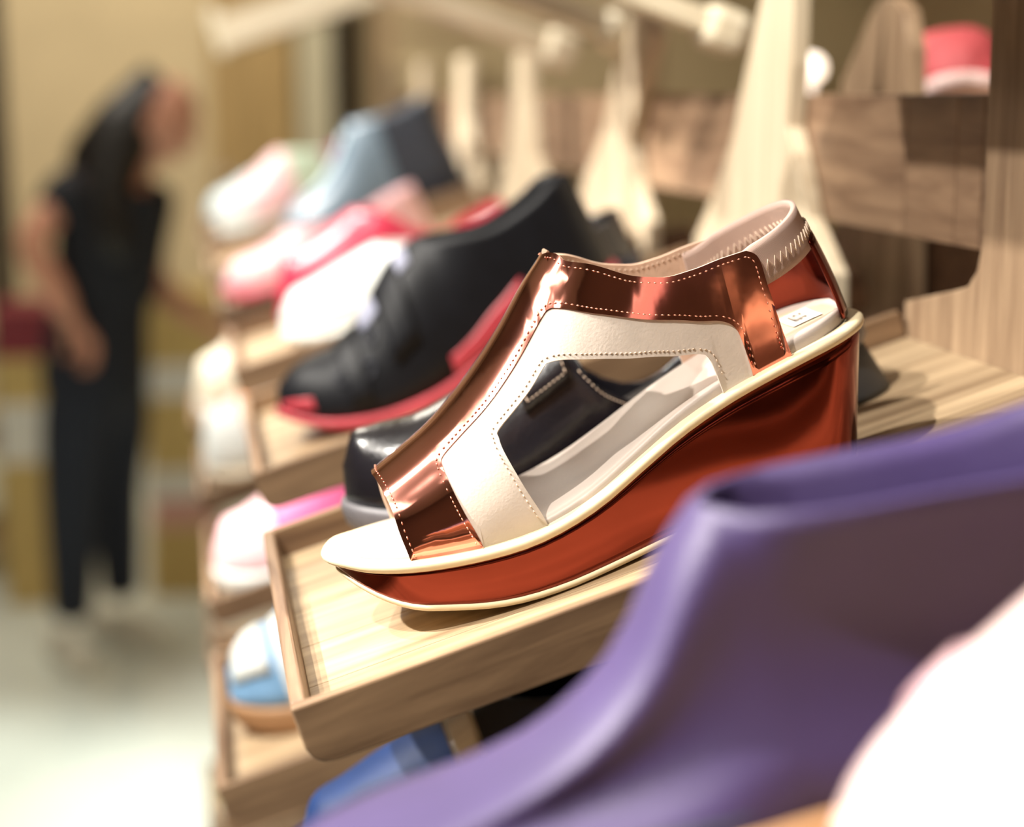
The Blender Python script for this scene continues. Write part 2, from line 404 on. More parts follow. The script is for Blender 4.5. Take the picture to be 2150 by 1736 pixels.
SL = .247
SW = plan(SL)
zt_ = spl([0, .0029, .0129, .0307, .0569, .0852, .1094, .1341, .1511, .1699, .1924, .2149, .2353, .247],
          [.0393, .0391, .0363, .0327, .0292, .0285, .0325, .0407, .0469, .0521, .0568, .0602, .062, .0622])
zw_ = lambda u: zt_(u) - .0045
zb_ = spl([0, .004, .0136, .023, .0404, .0588, .0888, .1107, .14, .2, .247], [.0285, .0255, .0180, .0125, .0072, .0027, .0002, .0008, .0016, .0008, .0])
rid = spl([0, .0293, .045, .0569, .078, .098, .116, .1259, .14, .16, .2, .247], [.05, .0621, .0681, .0732, .0862, .102, .119, .1272, .142, .165, .2, .2])
PWR = 2.4
def last(u, th, off=0.0):
    """point on the foot-shaped surface; th in degrees, 0 near edge, 90 ridge, 180 far edge"""
    t = math.radians(th); c, s = math.cos(t), max(0.0, math.sin(t))
    W_ = SW(u) - .003; b_ = zt_(u) - .001; H = rid(u) - b_
    return Vector((u, -math.copysign(abs(c) ** (2 / PWR), c) * W_, b_ + H * s ** (2 / PWR)))
def lastn(u, th, off):
    p = last(u, th)
    if off == 0: return p
    e = 1e-3; a = last(u + e, th) - last(u - e, th); b_ = last(u, min(179.5, th + .5)) - last(u, max(.5, th - .5))
    n = a.cross(b_)
    if n.length < 1e-12: return p
    n.normalize()
    ctr = Vector((u, 0, zt_(u) + .02))
    if n.dot(p - ctr) < 0: n = -n
    return p + n * off
KY = .03 / 90 * 1.0
def dens(pts, step=.0016):
    out = []
    for (a, b_), (c, d) in zip(pts[:-1], pts[1:]):
        l = math.hypot(c - a, (d - b_) * KY); n = max(1, int(l / step))
        for i in range(n): out.append((a + (c - a) * i / n, b_ + (d - b_) * i / n))
    out.append(pts[-1]); return out
def cr(pts, n=6):
    """Catmull-Rom through the points"""
    P = [Vector((p[0], p[1] * KY)) for p in pts]; out = []
    for i in range(len(P) - 1):
        p0 = P[max(i - 1, 0)]; p1 = P[i]; p2 = P[i + 1]; p3 = P[min(i + 2, len(P) - 1)]
        for k in range(n):
            t = k / n
            q = .5 * ((2*p1) + (p2 - p0)*t + (2*p0 - 5*p1 + 4*p2 - p3)*t*t + (-p0 + 3*p1 - 3*p2 + p3)*t**3)
            out.append((q.x, q.y / KY))
    out.append((pts[-1][0], pts[-1][1])); return out
def mirror(path): return [(u, 180 - t) for u, t in reversed(path)]
front = cr([(.0318, 0), (.0316, 6), (.0312, 19.8), (.0314, 38.6), (.0306, 61.3), (.0293, 90)])
topl = cr([(.1256, 90), (.1290, 74), (.1324, 60.5), (.1484, 36.6), (.1627, 25.4), (.1765, 20.3), (.1911, 17.6), (.2005, 16.3)])
backe = cr([(.2005, 16.3), (.2046, 14.2), (.2051, 9.4), (.206, 3), (.207, 0)])
cc = cr([(.0606, 0), (.0600, 4.5), (.0578, 17.4), (.0565, 32.6), (.0562, 47), (.0578, 53.5), (.0675, 56), (.0824, 56), (.1020, 57.2), (.1140, 58), (.1175, 57), (.1210, 53), (.1341, 36.5), (.1517, 21.6), (.1707, 12.7), (.182, 9.2), (.1868, 7.2), (.1886, 4.8), (.1892, 0)])
hole = cr([(.0880, 0), (.0873, 2.5), (.0837, 13.9), (.0809, 29.1), (.0806, 38), (.0825, 41.5), (.0983, 41.9), (.1070, 42.6), (.1105, 41), (.1225, 31.1), (.1400, 18.9), (.1568, 10.9), (.1690, 7.2), (.1732, 5.6), (.1745, 3), (.1753, 0)])
def patch(name, loop, off, m, parent, solid, gs=.0028):
    loop = dens(loop); P = [Vector((u, t * KY)) for u, t in loop]
    if (P[0] - P[-1]).length < 1e-6: P.pop()
    n = len(P); E_ = [(i, (i + 1) % n) for i in range(n)]
    u0 = min(p.x for p in P); u1 = max(p.x for p in P); v0 = min(p.y for p in P); v1 = max(p.y for p in P)
    G = []; arr = np.array([[p.x, p.y] for p in P])
    y = v0 + gs; row = 0
    while y < v1:
        x = u0 + gs * (1 + .5 * (row % 2))
        while x < u1:
            if ((arr - (x, y)) ** 2).sum(1).min() > (gs * .55) ** 2: G.append(Vector((x, y)))
            x += gs
        y += gs * .8; row += 1
    vo, eo, fo, *_ = delaunay_2d_cdt(P + G, E_, [], 1, 1e-7)
    V = [lastn(p.x, p.y / KY, off) for p in vo]
    return mesh(name, V, fo, m, parent, smooth=True, solid=solid, off=1)
sandal = empty('wedge_sandal', (0.0607, .70, 1.2258), (0, -TILT, 0))
tag(sandal, 'copper metallic and cream wedge sandal with open toe, in sharp focus', 'sandal')
copper_loop = front + mirror(front)[1:] + [(.0606, 180)] + [(u, 180 - t) for u, t in cc] + [(.207, 180)] + mirror(backe)[1:] + mirror(topl)[1:] + topl[1:] + backe[1:] + list(reversed(cc))
up = patch('copper_upper', copper_loop, .0014, M['copper'], sandal, 0)
for s in (0, 1):
    lp = cc + list(reversed(hole))
    # widen under the copper so the panel tucks beneath it
    def tuck(q):
        u, t = q; return (u, t)
    if s: lp = [(u, 180 - t) for u, t in lp]
    patch('cream_panel', lp, .0008, M['cream_suede'], sandal, 0)
inner = front + mirror(front)[1:] + [(.088, 180)] + [(u, 180 - t) for u, t in hole] + [(.207, 180)] + mirror(backe)[1:] + mirror(topl)[1:] + topl[1:] + backe[1:] + list(reversed(hole))
patch('lining', inner, -.0006, M['lining'], sandal, 0)
# edge strips closing lining to outer layer
def edge(path, o0, o1, extra=0):
    V = []; Fc = []
    for i, (u, t) in enumerate(path):
        V += [lastn(u, t, o0), lastn(u, t, o1)]
        if i: Fc.append((2*i-2, 2*i-1, 2*i+1, 2*i))
    return V, Fc
fr2 = front + mirror(front)[1:]; tp2 = list(reversed(backe)) + list(reversed(topl)) + mirror(list(reversed(topl)))[:0] + [(u, 180 - t) for u, t in topl][1:] + [(u, 180 - t) for u, t in backe][1:]
for pth, o0, o1, mm in ((fr2, -.0006, .0014, 'lining'), (tp2, -.0006, .0014, 'lining'), (hole, -.0006, .0008, 'cream_suede'), ([(u, 180 - t) for u, t in hole], -.0006, .0008, 'cream_suede'), (cc, .0006, .0014, 'copper'), ([(u, 180 - t) for u, t in cc], .0006, .0014, 'copper')):
    v, f = edge(dens(pth), o0, o1); mesh('cut_edge', v, f, M[mm], sandal)
# stitching: one small thread loop after another along each seam
def offset_path(path, d):
    """shift a seam sideways by d metres across the surface (positive = outward normal x travel direction)"""
    P = dens(path, .0008); out = []
    for i, (u, t) in enumerate(P):
        u2, t2 = P[min(i + 3, len(P) - 1)]; u1, t1 = P[max(i - 3, 0)]
        tv = last(u2, t2) - last(u1, t1)
        if tv.length < 1e-9: continue
        tv.normalize(); t = min(max(t, .6), 179.4)
        a = (last(u + 1e-4, t) - last(u - 1e-4, t)) / 2e-4; b_ = (last(u, t + .3) - last(u, t - .3)) / .6
        n = a.cross(b_).normalized()
        if n.dot(last(u, t) - Vector((u, 0, zt_(u) + .02))) < 0: n = -n
        dv = n.cross(tv) * d
        G = np.array([[a.dot(a), a.dot(b_)], [a.dot(b_), b_.dot(b_)]]); r = np.linalg.solve(G, [a.dot(dv), b_.dot(dv)])
        out.append((u + r[0], t + r[1]))
    return out
def stitches(path, off, pitch=.0019, ln=.0008, r=.00038):
    parts = []; acc = 0; prev = None
    for i, (u, t) in enumerate(path):
        p = lastn(u, t, off)
        if prev is not None:
            acc += (p - prev).length
            if acc >= pitch:
                acc = 0; d = (p - prev).normalized(); a = d.orthogonal().normalized(); b_ = d.cross(a)
                vv = [p - d*ln, p + d*ln, p + a*r, p - a*r, p + b_*r, p - b_*r]
                parts.append((vv, [(0,2,4),(0,4,3),(0,3,5),(0,5,2),(1,4,2),(1,3,4),(1,5,3),(1,2,5)]))
        prev = p
    return parts
def both(path): return [path, [(u, 180 - t) for u, t in path]]
ps = []
for q in both(offset_path(topl[2:], -.0024)): ps += stitches([x for x in q if 0 < x[1] < 180], .0016)
for q in both(offset_path(cc, .0020)): ps += stitches([x for x in q if 1 < x[1] < 179], .0016)
for q in both(offset_path(backe, -.0024)): ps += stitches([x for x in q if 1 < x[1] < 179], .0016)
for q in both(offset_path(front, -.0022)): ps += stitches([x for x in q if 1 < x[1] < 179], .0016)
v, f = join_vf(ps); o = mesh('stitching', v, f, M['thread_copper'], sandal); o['kind'] = 'stuff'
ps = []
for q in both(offset_path(hole, .0022)): ps += stitches([x for x in q if 2 < x[1] < 178], .0010, pitch=.0017)
for q in both(offset_path(topl[2:], -.0020)): ps += stitches([x for x in q if 91 < x[1] < 180], -.0009, pitch=.0020)
v, f = join_vf(ps); o = mesh('stitching', v, f, M['thread'], sandal); o['kind'] = 'stuff'

# heel elastic: ribbon round the back, with zigzag seam inside and out
def heel_curve(q, grow=0.0):
    """q from -1 (near) over 0 (back) to 1 (far)"""
    if abs(q) > .62:
        s = (abs(q) - .62) / .38; return (.205 - s * .017, math.copysign(.0272 + grow, q))
    a = q / .62 * math.pi / 2
    return (.205 + (.0305 + grow) * math.cos(a) ** .9, (.0272 + grow) * math.copysign(abs(math.sin(a)) ** .95, q))
def band_z(q):
    k = 1 - min(1, abs(q)); s = k * k * (3 - 2 * k)
    return (.0865 + .0120 * s, .1045 + .0115 * s)
def band(qs, rows, grow, fz):
    V = []; Fc = []; UV = []; n = rows + 1
    for i, q in enumerate(qs):
        u, w_ = heel_curve(q, grow); z0, z1 = fz(q)
        for j in range(n):
            s = j / rows; lean = -.004 * s * (1 - abs(q)) 
            V.append((u + lean, w_ , z0 + (z1 - z0) * s)); UV.append((i / (len(qs) - 1) * 6, s))
            if i and j: Fc.append(((i-1)*n+j-1, (i-1)*n+j, i*n+j, i*n+j-1))
    return V, Fc, UV
qs = [-1 + 2 * i / 72 for i in range(73)]
V, Fc, UV = band(qs, 6, 0, band_z)
el = mesh('elastic_strap', V, Fc, M['elastic'], sandal, solid=.0022, off=0)
uvl = el.data.uv_layers.new(name='UVMap')
for lp in el.data.loops: uvl.data[lp.index].uv = UV[lp.vertex_index]
def zig(grow, qa, qb):
    pts = []; N = int((qb - qa) * 53)
    for i in range(N + 1):
        q = qa + (qb - qa) * i / N; u, w_ = heel_curve(q, grow); z0, z1 = band_z(q); s = .42 + (.11 if i % 2 else -.11)
        pts.append((u - .004 * s * (1 - abs(q)), w_, z0 + (z1 - z0) * s))
    return tube_vf(pts, .0004, 4)
for g_, qa_, qb_ in ((.0019, -.60, .55), (-.0019, -.55, .97)):
    v, f = zig(g_, qa_, qb_); mesh('zigzag_stitching', v, f, M['thread'], el)
# copper heel counter rising from the sole to the elastic
def cz(q):
    return (zt_(.235) + .002, band_z(q)[0] + .0035)
V = []; Fc = []; rows = 12; n = rows + 1
cq = [-.26 + 1.26 * i / 40 for i in range(41)]
for i, q in enumerate(cq):
    z0, z1 = cz(q)
    for j in range(n):
        s = j / rows; u, w_ = heel_curve(q, .0018); sp = (1 - s)
        V.append((u + .0055 * (max(0, 1 - abs(q)) ** .5) * (1 - s ** 1.6) - .004 * s * .2, w_ * (1 - .02 * s), z0 + (z1 - z0) * s))
        if i and j: Fc.append(((i-1)*n+j-1, (i-1)*n+j, i*n+j, i*n+j-1))
mesh('heel_counter', V, Fc, M['copper_wedge'], sandal, solid=.0014, off=0)

# footbed, heel pad and its printed label
def fb_h(u): return float(np.interp(u, [0, .03, .09, .15, .2, .247], [.0022, .0028, .0036, .005, .0068, .0072]))
V = []; Fc = []; us = cosspace(.0035, SL - .0045, 60)
prof = [(-1, 0), (-1, .6), (-.985, .85), (-.95, 1), (-.86, 1.02), (-.7, .88), (-.45, .72), (-.2, .66), (0, .64), (.2, .66), (.45, .72), (.7, .88), (.86, 1.02), (.95, 1), (.985, .85), (1, .6), (1, 0)]
for i, u in enumerate(us):
    kk = (u - us[0]) / (us[-1] - us[0]); uu = SL * kk
    wi = max(.0004, SW(uu) - .0042 * min(1, SW(uu) / .02)); hh = fb_h(u)
    toe = max(0, 1 - u / .06)
    for s, h_ in prof:
        hz = h_ if abs(s) > .9 else h_ * (1 - toe) + toe * (1.05 + .25 * (1 - s * s))
        V.append((u, wi * s, zt_(u) - .001 + hh * hz))
    if i:
        n = len(prof)
        for j in range(n - 1): Fc.append(((i-1)*n+j, (i-1)*n+j+1, i*n+j+1, i*n+j))
mesh('footbed', V, Fc, M['footbed'], sandal)
V = []; Fc = []; us2 = cosspace(.190, .2385, 24)
for i, u in enumerate(us2):
    k = i / 24; wi = .0225 * math.sqrt(max(0, 1 - (max(0, (u - .215) / .0235)) ** 2)) * (1 if u < .215 else 1)
    for j in range(11):
        s = -1 + j / 5
        V.append((u, wi * s, zt_(u) - .001 + fb_h(u) * (.68 + .26 * (s * wi / .025) ** 2) + .0006))
        if i and j: Fc.append(((i-1)*11+j-1, (i-1)*11+j, i*11+j, i*11+j-1))
pad = mesh('heel_pad', V, Fc, M['pad'], sandal, solid=.0006, off=-1)
zl = lambda u, w_: zt_(u) - .001 + fb_h(u) * (.68 + .26 * (w_ / .025) ** 2) + .0013
def decal(name, quads, m, parent):
    V = []; Fc = []
    for q in quads:
        b_ = len(V); V += [(u, w_, zl(u, w_)) for u, w_ in q]; Fc.append(tuple(range(b_, b_ + len(q))))
    return mesh(name, V, Fc, m, parent, smooth=False)
M['label_white'] = mat('white_label_print', 'e6e4d6', rough=.6, var=.02)
decal('printed_label', [[(.217 + .0045 * a_, -.010 + .00175 * b_), (.2215 + .0045 * a_, -.010 + .00175 * b_), (.2215 + .0045 * a_, -.00825 + .00175 * b_), (.217 + .0045 * a_, -.00825 + .00175 * b_)] for a_ in range(3) for b_ in range(12)], M['label_white'], pad)
zl_ = zl; zl = lambda u, w_: zl_(u, w_) + .0005
def bar(x0, x1, y0, y1): return [(.2228 + y0, -x0), (.2228 + y1, -x0), (.2228 + y1, -x1), (.2228 + y0, -x1)]
let = []
x = -.0066
for strokes in ([(0, .0005, -.003, .003), (.0005, .0017, .0023, .003), (.0005, .0014, -.0004, .0004), (.0005, .0017, -.003, -.0023)],
                [(0, .0005, -.003, .003), (.0005, .0017, -.003, -.0023)],
                [(.0011, .0016, -.003, .003), (0, .0011, -.003, -.0023), (0, .0005, -.0023, -.001)],
                [(0, .0005, -.003, .003), (.0012, .0017, -.003, .003), (.0005, .0012, .0023, .003), (.0005, .0012, -.003, -.0023)],
                [(0, .0005, -.003, .0002), (.0005, .0013, -.0005, .0002)]):
    for a, b_, c, d in strokes: let.append(bar(x + a * 1.3, x + b_ * 1.3, c, d))
    x += .0027
decal('printed_lettering', let, M['ink'], pad)

# welt, wedge and outsole
def rings(fz, outs):
    R = []
    for z_of, out, us_ in outs:
        R.append([(us_(u, z_of(u)), w_, z_of(u)) for u, w_ in ring(SW, SL, 44, out)])
    return R
def und(u, z):               # heel slants in towards the ground
    top = zw_(min(max(u, 0), SL)); d = max(0, top - z); k = max(0, (u - .10) / .147)
    return u - d * .30 * k ** 1.5
idn = lambda u, z: u
cl = lambda u: min(max(u, 0), SL)
wr = []
for dz, out in ((-.0046, -.003), (-.0046, .0002), (-.004, .0014), (-.0028, .0021), (-.0014, .0021), (-.0004, .0013), (0, 0), (0, -.005)):
    wr.append([(u, w_, zt_(cl(u)) + dz) for u, w_ in ring(SW, SL, 48, out)])
v, f = loft(wr, False, False); mesh('welt', v, f, M['welt'], sandal)
wr = []
for s in (0, .12, .3, .5, .7, .88, 1):
    rr = []
    for u, w_ in ring(SW, SL, 48, -.0004):
        z1 = zw_(cl(u)); z0 = zb_(cl(u)) + .003; z1 = max(z1, z0 + .0012); z = z0 + (z1 - z0) * s
        rr.append((und(u, z) + (.0022 * (1 - s) * max(0, 1 - u / .05)), w_ * (.955 + .045 * s), z))
    wr.append(rr)
v, f = loft(wr); mesh('wedge', v, f, M['copper_wedge'], sandal)
wr = []
for s, out in ((0, -.002), (.15, -.0002), (.5, .0006), (.85, .0004), (1, -.0006)):
    rr = []
    for u, w_ in ring(SW, SL, 48, out):
        z0 = zb_(cl(u)); z = z0 + .0032 * s
        rr.append((und(u, z) + .0024 * max(0, 1 - u / .05), w_ * .957, z))
    wr.append(rr)
v, f = loft(wr); mesh('outsole', v, f, M['welt'], sandal)

# ------------------------------------------------------------------ closed shoes
def make_shoe(name, label, cat, tier, a, Y, L, wm, zb, zt, ridge, throat, top, parts, sole_m, lining_m, yaw=0, roll=0, lift=0, tip=1.0,
              heel=None, heel_m=None, slant=.12, group=None, pw=2.3, sole_out=.0025, root=None, insole_m=None, waist=0):
    """a shoe lofted over a last. local x: toe to heel, y: width, z: up from the tray floor"""
    W = plan(L, wm, tip); zb = spl(*zip(*zb)); zt = spl(*zip(*zt)); rg = spl(*zip(*ridge)); tp = spl(*zip(*top))
    t = root or empty(name, tier_point(tier, a, Y), (roll, -TILT, yaw))
    if lift: t.location = Vector(t.location) + Vector((-ST, 0, CT)) * lift
    if label: tag(t, label, cat, group)
    def H(u):
        if u <= throat: return rg(u)
        return max(rg(throat), tp(u)) + .012 + (u - throat) * 1.1
    def sect(u, th):
        c, s = math.cos(th), max(0.0, math.sin(th)); b_ = zt(u) - .001; h = H(u) - b_ if u > throat else rg(u) - b_
        if u > throat:   # blend the virtual leg in smoothly
            k = min(1, (u - throat) / .03); h = (rg(throat) - b_) * (1 - k) + (H(u) - b_) * k
        w_ = -math.copysign(abs(c) ** (2 / pw), c) * W(u); z = b_ + h * s ** (2 / pw)
        if waist:
            tz = min(1, (z - b_) / max(.01, (rg(u) if u <= throat else tp(u)) - b_)); w_ *= 1 - waist * math.sin(math.pi * tz) * min(1, u / .08)
        k = max(0, (u / L - .55) / .45); x = u - slant * (z - b_) * k * k
        kt = max(0, 1 - u / .03); x += .25 * (z - b_) * kt * kt
        return (x, w_, z), h, b_
    Mr = 10
    for (u0, u1, pname, pm) in parts:
        V = []; Fc = []
        def strip(us, near, full):
            base = len(V); n = (2 * Mr + 1) if full else Mr + 1
            for i, u in enumerate(us):
                _, h, b_ = sect(u, .5)
                if full: ths = [math.pi * j / (2 * Mr) for j in range(2 * Mr + 1)]
                else:
                    r = min(1, max(.02, (tp(u) - b_) / h)); tm = math.asin(r ** (pw / 2))
                    ths = [tm * j / Mr for j in range(Mr + 1)]
                    if not near: ths = [math.pi - x for x in ths]
                for j, th in enumerate(ths):
                    V.append(sect(u, th)[0])
                    if i and j: Fc.append((base+(i-1)*n+j-1, base+(i-1)*n+j, base+i*n+j, base+i*n+j-1))
        if u0 < throat:
            e = min(u1, throat); strip(cosspace(u0, e, 22) if u0 == 0 else [u0 + (e - u0) * i / 14 for i in range(15)], True, True)
        if u1 > throat:
            s0 = max(u0, throat)
            us = [s0 + (u1 - s0) * math.sin(math.pi / 2 * i / 24) for i in range(25)] if u1 >= L - 1e-6 else [s0 + (u1 - s0) * i / 14 for i in range(15)]
            strip(us, True, False); strip(us, False, False)
        mesh(pname, V, Fc, pm, t, solid=.0018, merge=True)
    # sole
    R = []
    for s, out in ((0, sole_out - .002), (.2, sole_out), (.8, sole_out), (1, sole_out - .0012), (1, -.004)):
        rr = []
        for u, w_ in ring(W, L, 32, out):
            uu = min(max(u, 0), L); z1 = zt(uu); z0 = zb(uu); rr.append((u, w_, z0 + (z1 - z0) * s))
        R.append(rr)
    v, f = loft(R); mesh('sole', v, f, sole_m, t)
    # insole seen in the opening
    R = []
    for out, dz in ((-.002, 0), (-.0035, .003)):
        R.append([(u, w_, zt(min(max(u, 0), L)) + dz) for u, w_ in ring(W, L, 28, out)])
    v, f = loft(R); mesh('insole', v, f, insole_m or lining_m, t)
    if heel:
        u0, flare, hw = heel        # block from u0 to the back, down to the floor
        R = []
        for s in (0, .1, .5, 1):
            rr = []
            for u, w_ in ring(W, L, 30, -.0005):
                uu = max(u, u0); k = 1 - s
                z1 = zb(min(uu, L)) + .002
                cx_ = (u0 + L) / 2
                rr.append((cx_ + (uu - cx_) * (hw + (1 - hw) * s) + flare * k, w_ * (hw + (1 - hw) * s), z1 * s))
            R.append(rr)
        v, f = loft(R); mesh('heel', v, f, heel_m or sole_m, t, merge=True)
    return t, sect, tp
def on(sect, u, deg, up=.001):
    p, h, b_ = sect(u, math.radians(deg)); c = Vector((p[0], 0, b_ + .01)); d = (Vector(p) - c).normalized()
    return Vector(p) + d * up

M['black_leather'] = mat('black_polished_leather', '17161c', rough=.27, var=.2, scale=50, bump=.3, bscale=420, coat=.4)
M['black_suede'] = mat('black_suede', '0c0e14', rough=.5, var=.2, scale=80, spec=.28, bump=.1, bscale=500)
M['flap_grey'] = mat('lilac_grey_suede', '8f92a6', rough=.6, var=.08)
M['red_sole'] = mat('coral_red_sole', 'b8414d', rough=.35, var=.05)
M['grey_rubber'] = mat('dark_grey_rubber', '6a686c', rough=.45, var=.08)
M['grey_heel'] = mat('charcoal_heel', '3a3d40', rough=.55, var=.08)
M['dark_lining'] = mat('dark_lining', '2a2420', rough=.8)
M['white_canvas'] = mat('white_canvas', 'd3d8d6', rough=.7, var=.03, bump=.1)
M['ivory'] = mat('ivory_leather', 'd8cfbb', rough=.5, var=.03)
M['pink'] = mat('rose_pink_leather', 'e0627d', rough=.4, var=.05)
M['coral'] = mat('coral_red_leather', 'c9545a', rough=.6, var=.05)
M['hotpink'] = mat('bright_pink_leather', 'e5679a', rough=.45, var=.05)
M['pinkred'] = mat('raspberry_patent', 'c83a55', rough=.3, var=.05)
M['palepink'] = mat('pale_pink_leather', 'f0c6cb', rough=.45, var=.03)
M['blush'] = mat('blush_leather', 'f3d6d2', rough=.4, var=.04)
M['navy'] = mat('navy_suede', '14366e', rough=.6, var=.15, bump=.15)
M['navy_dark'] = mat('midnight_leather', '10172a', rough=.4, var=.1)
M['slate'] = mat('slate_grey_leather', '6d7f8e', rough=.35, var=.1)
M['charcoal'] = mat('charcoal_leather', '353b46', rough=.4, var=.1)
M['purple'] = mat('purple_suede', '332452', rough=.55, var=.1, scale=30, sheen=.08, bump=.15, bscale=350)
M['tan_sole'] = mat('tan_sole', 'a27a55', rough=.55, var=.08)
M['mid_blue'] = mat('sky_blue_mesh', '7aa6cf', rough=.6, var=.06)
M['pale_blue'] = mat('pale_blue_leather', 'bcd2dc', rough=.5, var=.04)
M['steel'] = mat('silver_buckle', (.8, .8, .82), rough=.2, metal=1, var=.02)
M['magenta'] = mat('magenta_knit', '8d3562', rough=.7, var=.1)
M['mint'] = mat('mint_knit', 'c9ddc6', rough=.7, var=.05)
M['orange'] = mat('orange_band', 'e8975f', rough=.5, var=.05)
M['gold'] = mat('pale_gold_leather', 'd9c79a', rough=.35, var=.05, metal=.3)

# black lace-up beside the sandal in the same tray
yaw = math.radians(-4.5)
bt, sec, btp = make_shoe('lace_up_shoe', 'black leather low-cut lace-up with grey rubber sole behind the copper sandal', 'shoe', 1, .045, .808, .262, .0375,
    [(0, .016), (.02, .008), (.05, .001), (.09, 0), (.15, .012), (.19, .024), (.25, .026)],
    [(0, .030), (.02, .024), (.05, .017), (.09, .016), (.15, .026), (.19, .036), (.25, .038)],
    [(0, .046), (.006, .057), (.02, .060), (.045, .0585), (.07, .064), (.095, .071), (.112, .078), (.120, .081), (.25, .09)], .120,
    [(.120, .081), (.1225, .066), (.127, .055), (.139, .041), (.156, .033), (.18, .040), (.22, .056), (.25, .064)],
    [(0, .250, 'upper', M['black_leather'])], M['grey_rubber'], M['dark_lining'], yaw=yaw, heel=(.205, .010, .95), heel_m=M['grey_heel'], sole_out=.003)
# apron flap with stitched border and a looped lace
def strip_on(sect, us, d0, d1, up, m, name, parent, n=10, solid=.0016):
    V = []; Fc = []
    for i, u in enumerate(us):
        for j in range(n + 1):
            d = d0 + (d1 - d0) * j / n; V.append(on(sect, u, d, up))
            if i and j: Fc.append(((i-1)*(n+1)+j-1, (i-1)*(n+1)+j, i*(n+1)+j, i*(n+1)+j-1))
    return mesh(name, V, Fc, m, parent, solid=solid)
flap = strip_on(sec, [.094 + .0255 * i / 8 for i in range(9)], 33, 147, .0034, M['black_leather'], 'lace_flap', bt, 10, .003)
ps = []
for d0, d1 in ((37, 143),):
    for u in (.0962, .1172):
        for j in range(28):
            d = d0 + (d1 - d0) * j / 28; p = on(sec, u, d, .0040); q = on(sec, u, d + 2.4, .0040); ps.append(tube_vf([p, q], .0003, 4))
for d in (37, 143):
    for j in range(9):
        u = .0962 + .021 * j / 9; ps.append(tube_vf([on(sec, u, d, .0040), on(sec, u + .0012, d, .0040)], .0003, 4))
v, f = join_vf(ps); o = mesh('stitching', v, f, M['thread'], flap); o['kind'] = 'stuff'
ps = []
for i in range(26):
    u = .1235 + .034 * i / 26
    for sgn in (1, -1):
        def edge_pt(u_):
            (x, w_, z), h, b_ = sec(u_, .5); r = min(1, max(.02, (btp(u_) - .0025 - b_) / h)); th = math.asin(r ** 1.15)
            p = Vector(sec(u_, th)[0]); p.y = (p.y - .0012) * (1 if sgn > 0 else -1); return p
        ps.append(tube_vf([edge_pt(u), edge_pt(u + .0007)], .0003, 4))
v, f = join_vf(ps); o = mesh('stitching', v, f, M['thread'], bt); o['kind'] = 'stuff'
p0 = on(sec, .119, 70, .004)
lace = [p0 + Vector(d) for d in ((0, 0, 0), (.010, -.002, .004), (.018, -.003, .0045), (.025, -.003, .006), (.030, -.002, .010), (.024, -.001, .004), (.027, 0, -.004), (.022, .001, -.010), (.012, .001, -.008), (.004, .001, -.002))]
tube('lace', lace, .0011, M['black_leather'], bt, 6)

# black bootie with red sole
pt, sec, ptp = make_shoe('peep_toe_bootie', 'black suede cut-out bootie with red platform sole and open toe', 'bootie', 1, .026, 1.118, .240, .0385,
    [(0, .020), (.03, .006), (.06, 0), (.10, 0), (.15, .016), (.19, .034), (.24, .038)],
    [(0, .026), (.03, .013), (.06, .008), (.10, .010), (.15, .026), (.19, .044), (.24, .047)],
    [(0, .038), (.01, .045), (.03, .0505), (.05, .053), (.075, .070), (.10, .093), (.118, .103), (.24, .12)], .118,
    [(.118, .103), (.14, .099), (.165, .096), (.20, .104), (.225, .113), (.24, .110)],
    [(0, .240, 'upper', M['black_suede'])], M['red_sole'], M['red_sole'], heel=(.185, .004, .85), heel_m=M['black_suede'], slant=.16)
strip_on(sec, [.002 + .020 * i / 10 for i in range(11)], 9, 22, .0012, M['red_sole'], 'red_toe_lining', pt, 5)
strip_on(sec, [.066 + .044 * i / 10 for i in range(11)], 62, 118, .0016, M['flap_grey'], 'front_flap', pt)
strip_on(sec, [.115 + .06 * i / 10 for i in range(11)], 1, 7, .0014, M['red_sole'], 'side_cut_out', pt, 5)
ps = []
for u, d in ((.045, 35), (.062, 30), (.07, 50), (.088, 70)):
    c = on(sec, u, d, .002); ps.append((u, d))
    pts = [on(sec, u + .004 * math.cos(q), d + 6 * math.sin(q), .0016) for q in [i * math.pi / 5 for i in range(11)]]
    tube('eyelet', pts, .0008, M['navy_dark'], pt, 5)
for u0, u1, d0 in ((.046, .060, 8), (.080, .100, 20)):
    strip_on(sec, [u0 + (u1 - u0) * j / 6 for j in range(7)], d0, 180 - d0, .0026, M['black_suede'], 'strap', pt, 16)

def flat(label, tier, a, Y, L, parts, sole, lining, h=.060, th=.10, col=.062, yaw=0, name='flat_shoe', cat='shoe', wm=.040, tip=1, sole_t=.010, heel_z=.012, group=None, lift=0, top=None, heel=None, arch=0):
    k = L / .25; t_ = th * k
    return make_shoe(name, label, cat, tier, a, Y, L, wm,
        [(0, .009), (.03 * k, .001), (.09 * k, 0), (.15 * k, arch * .5), (.2 * k, arch), (L, arch)],
        [(0, .009 + sole_t), (.03 * k, .001 + sole_t), (.09 * k, sole_t), (.15 * k, sole_t + arch * .5), (.2 * k, heel_z + arch), (L, heel_z + arch)],
        [(0, h * .48), (.012 * k, h * .68), (.04 * k, h * .78), (.07 * k, h * .88), (t_, h), (L, h + .02)], t_,
        top or [(t_, h), (t_ + .03 * k, h * .86), (.17 * k, col * .86), (.21 * k, col), (L, col + .006)],
        parts, sole, lining, yaw=yaw, tip=tip, group=group, lift=lift, heel=heel)
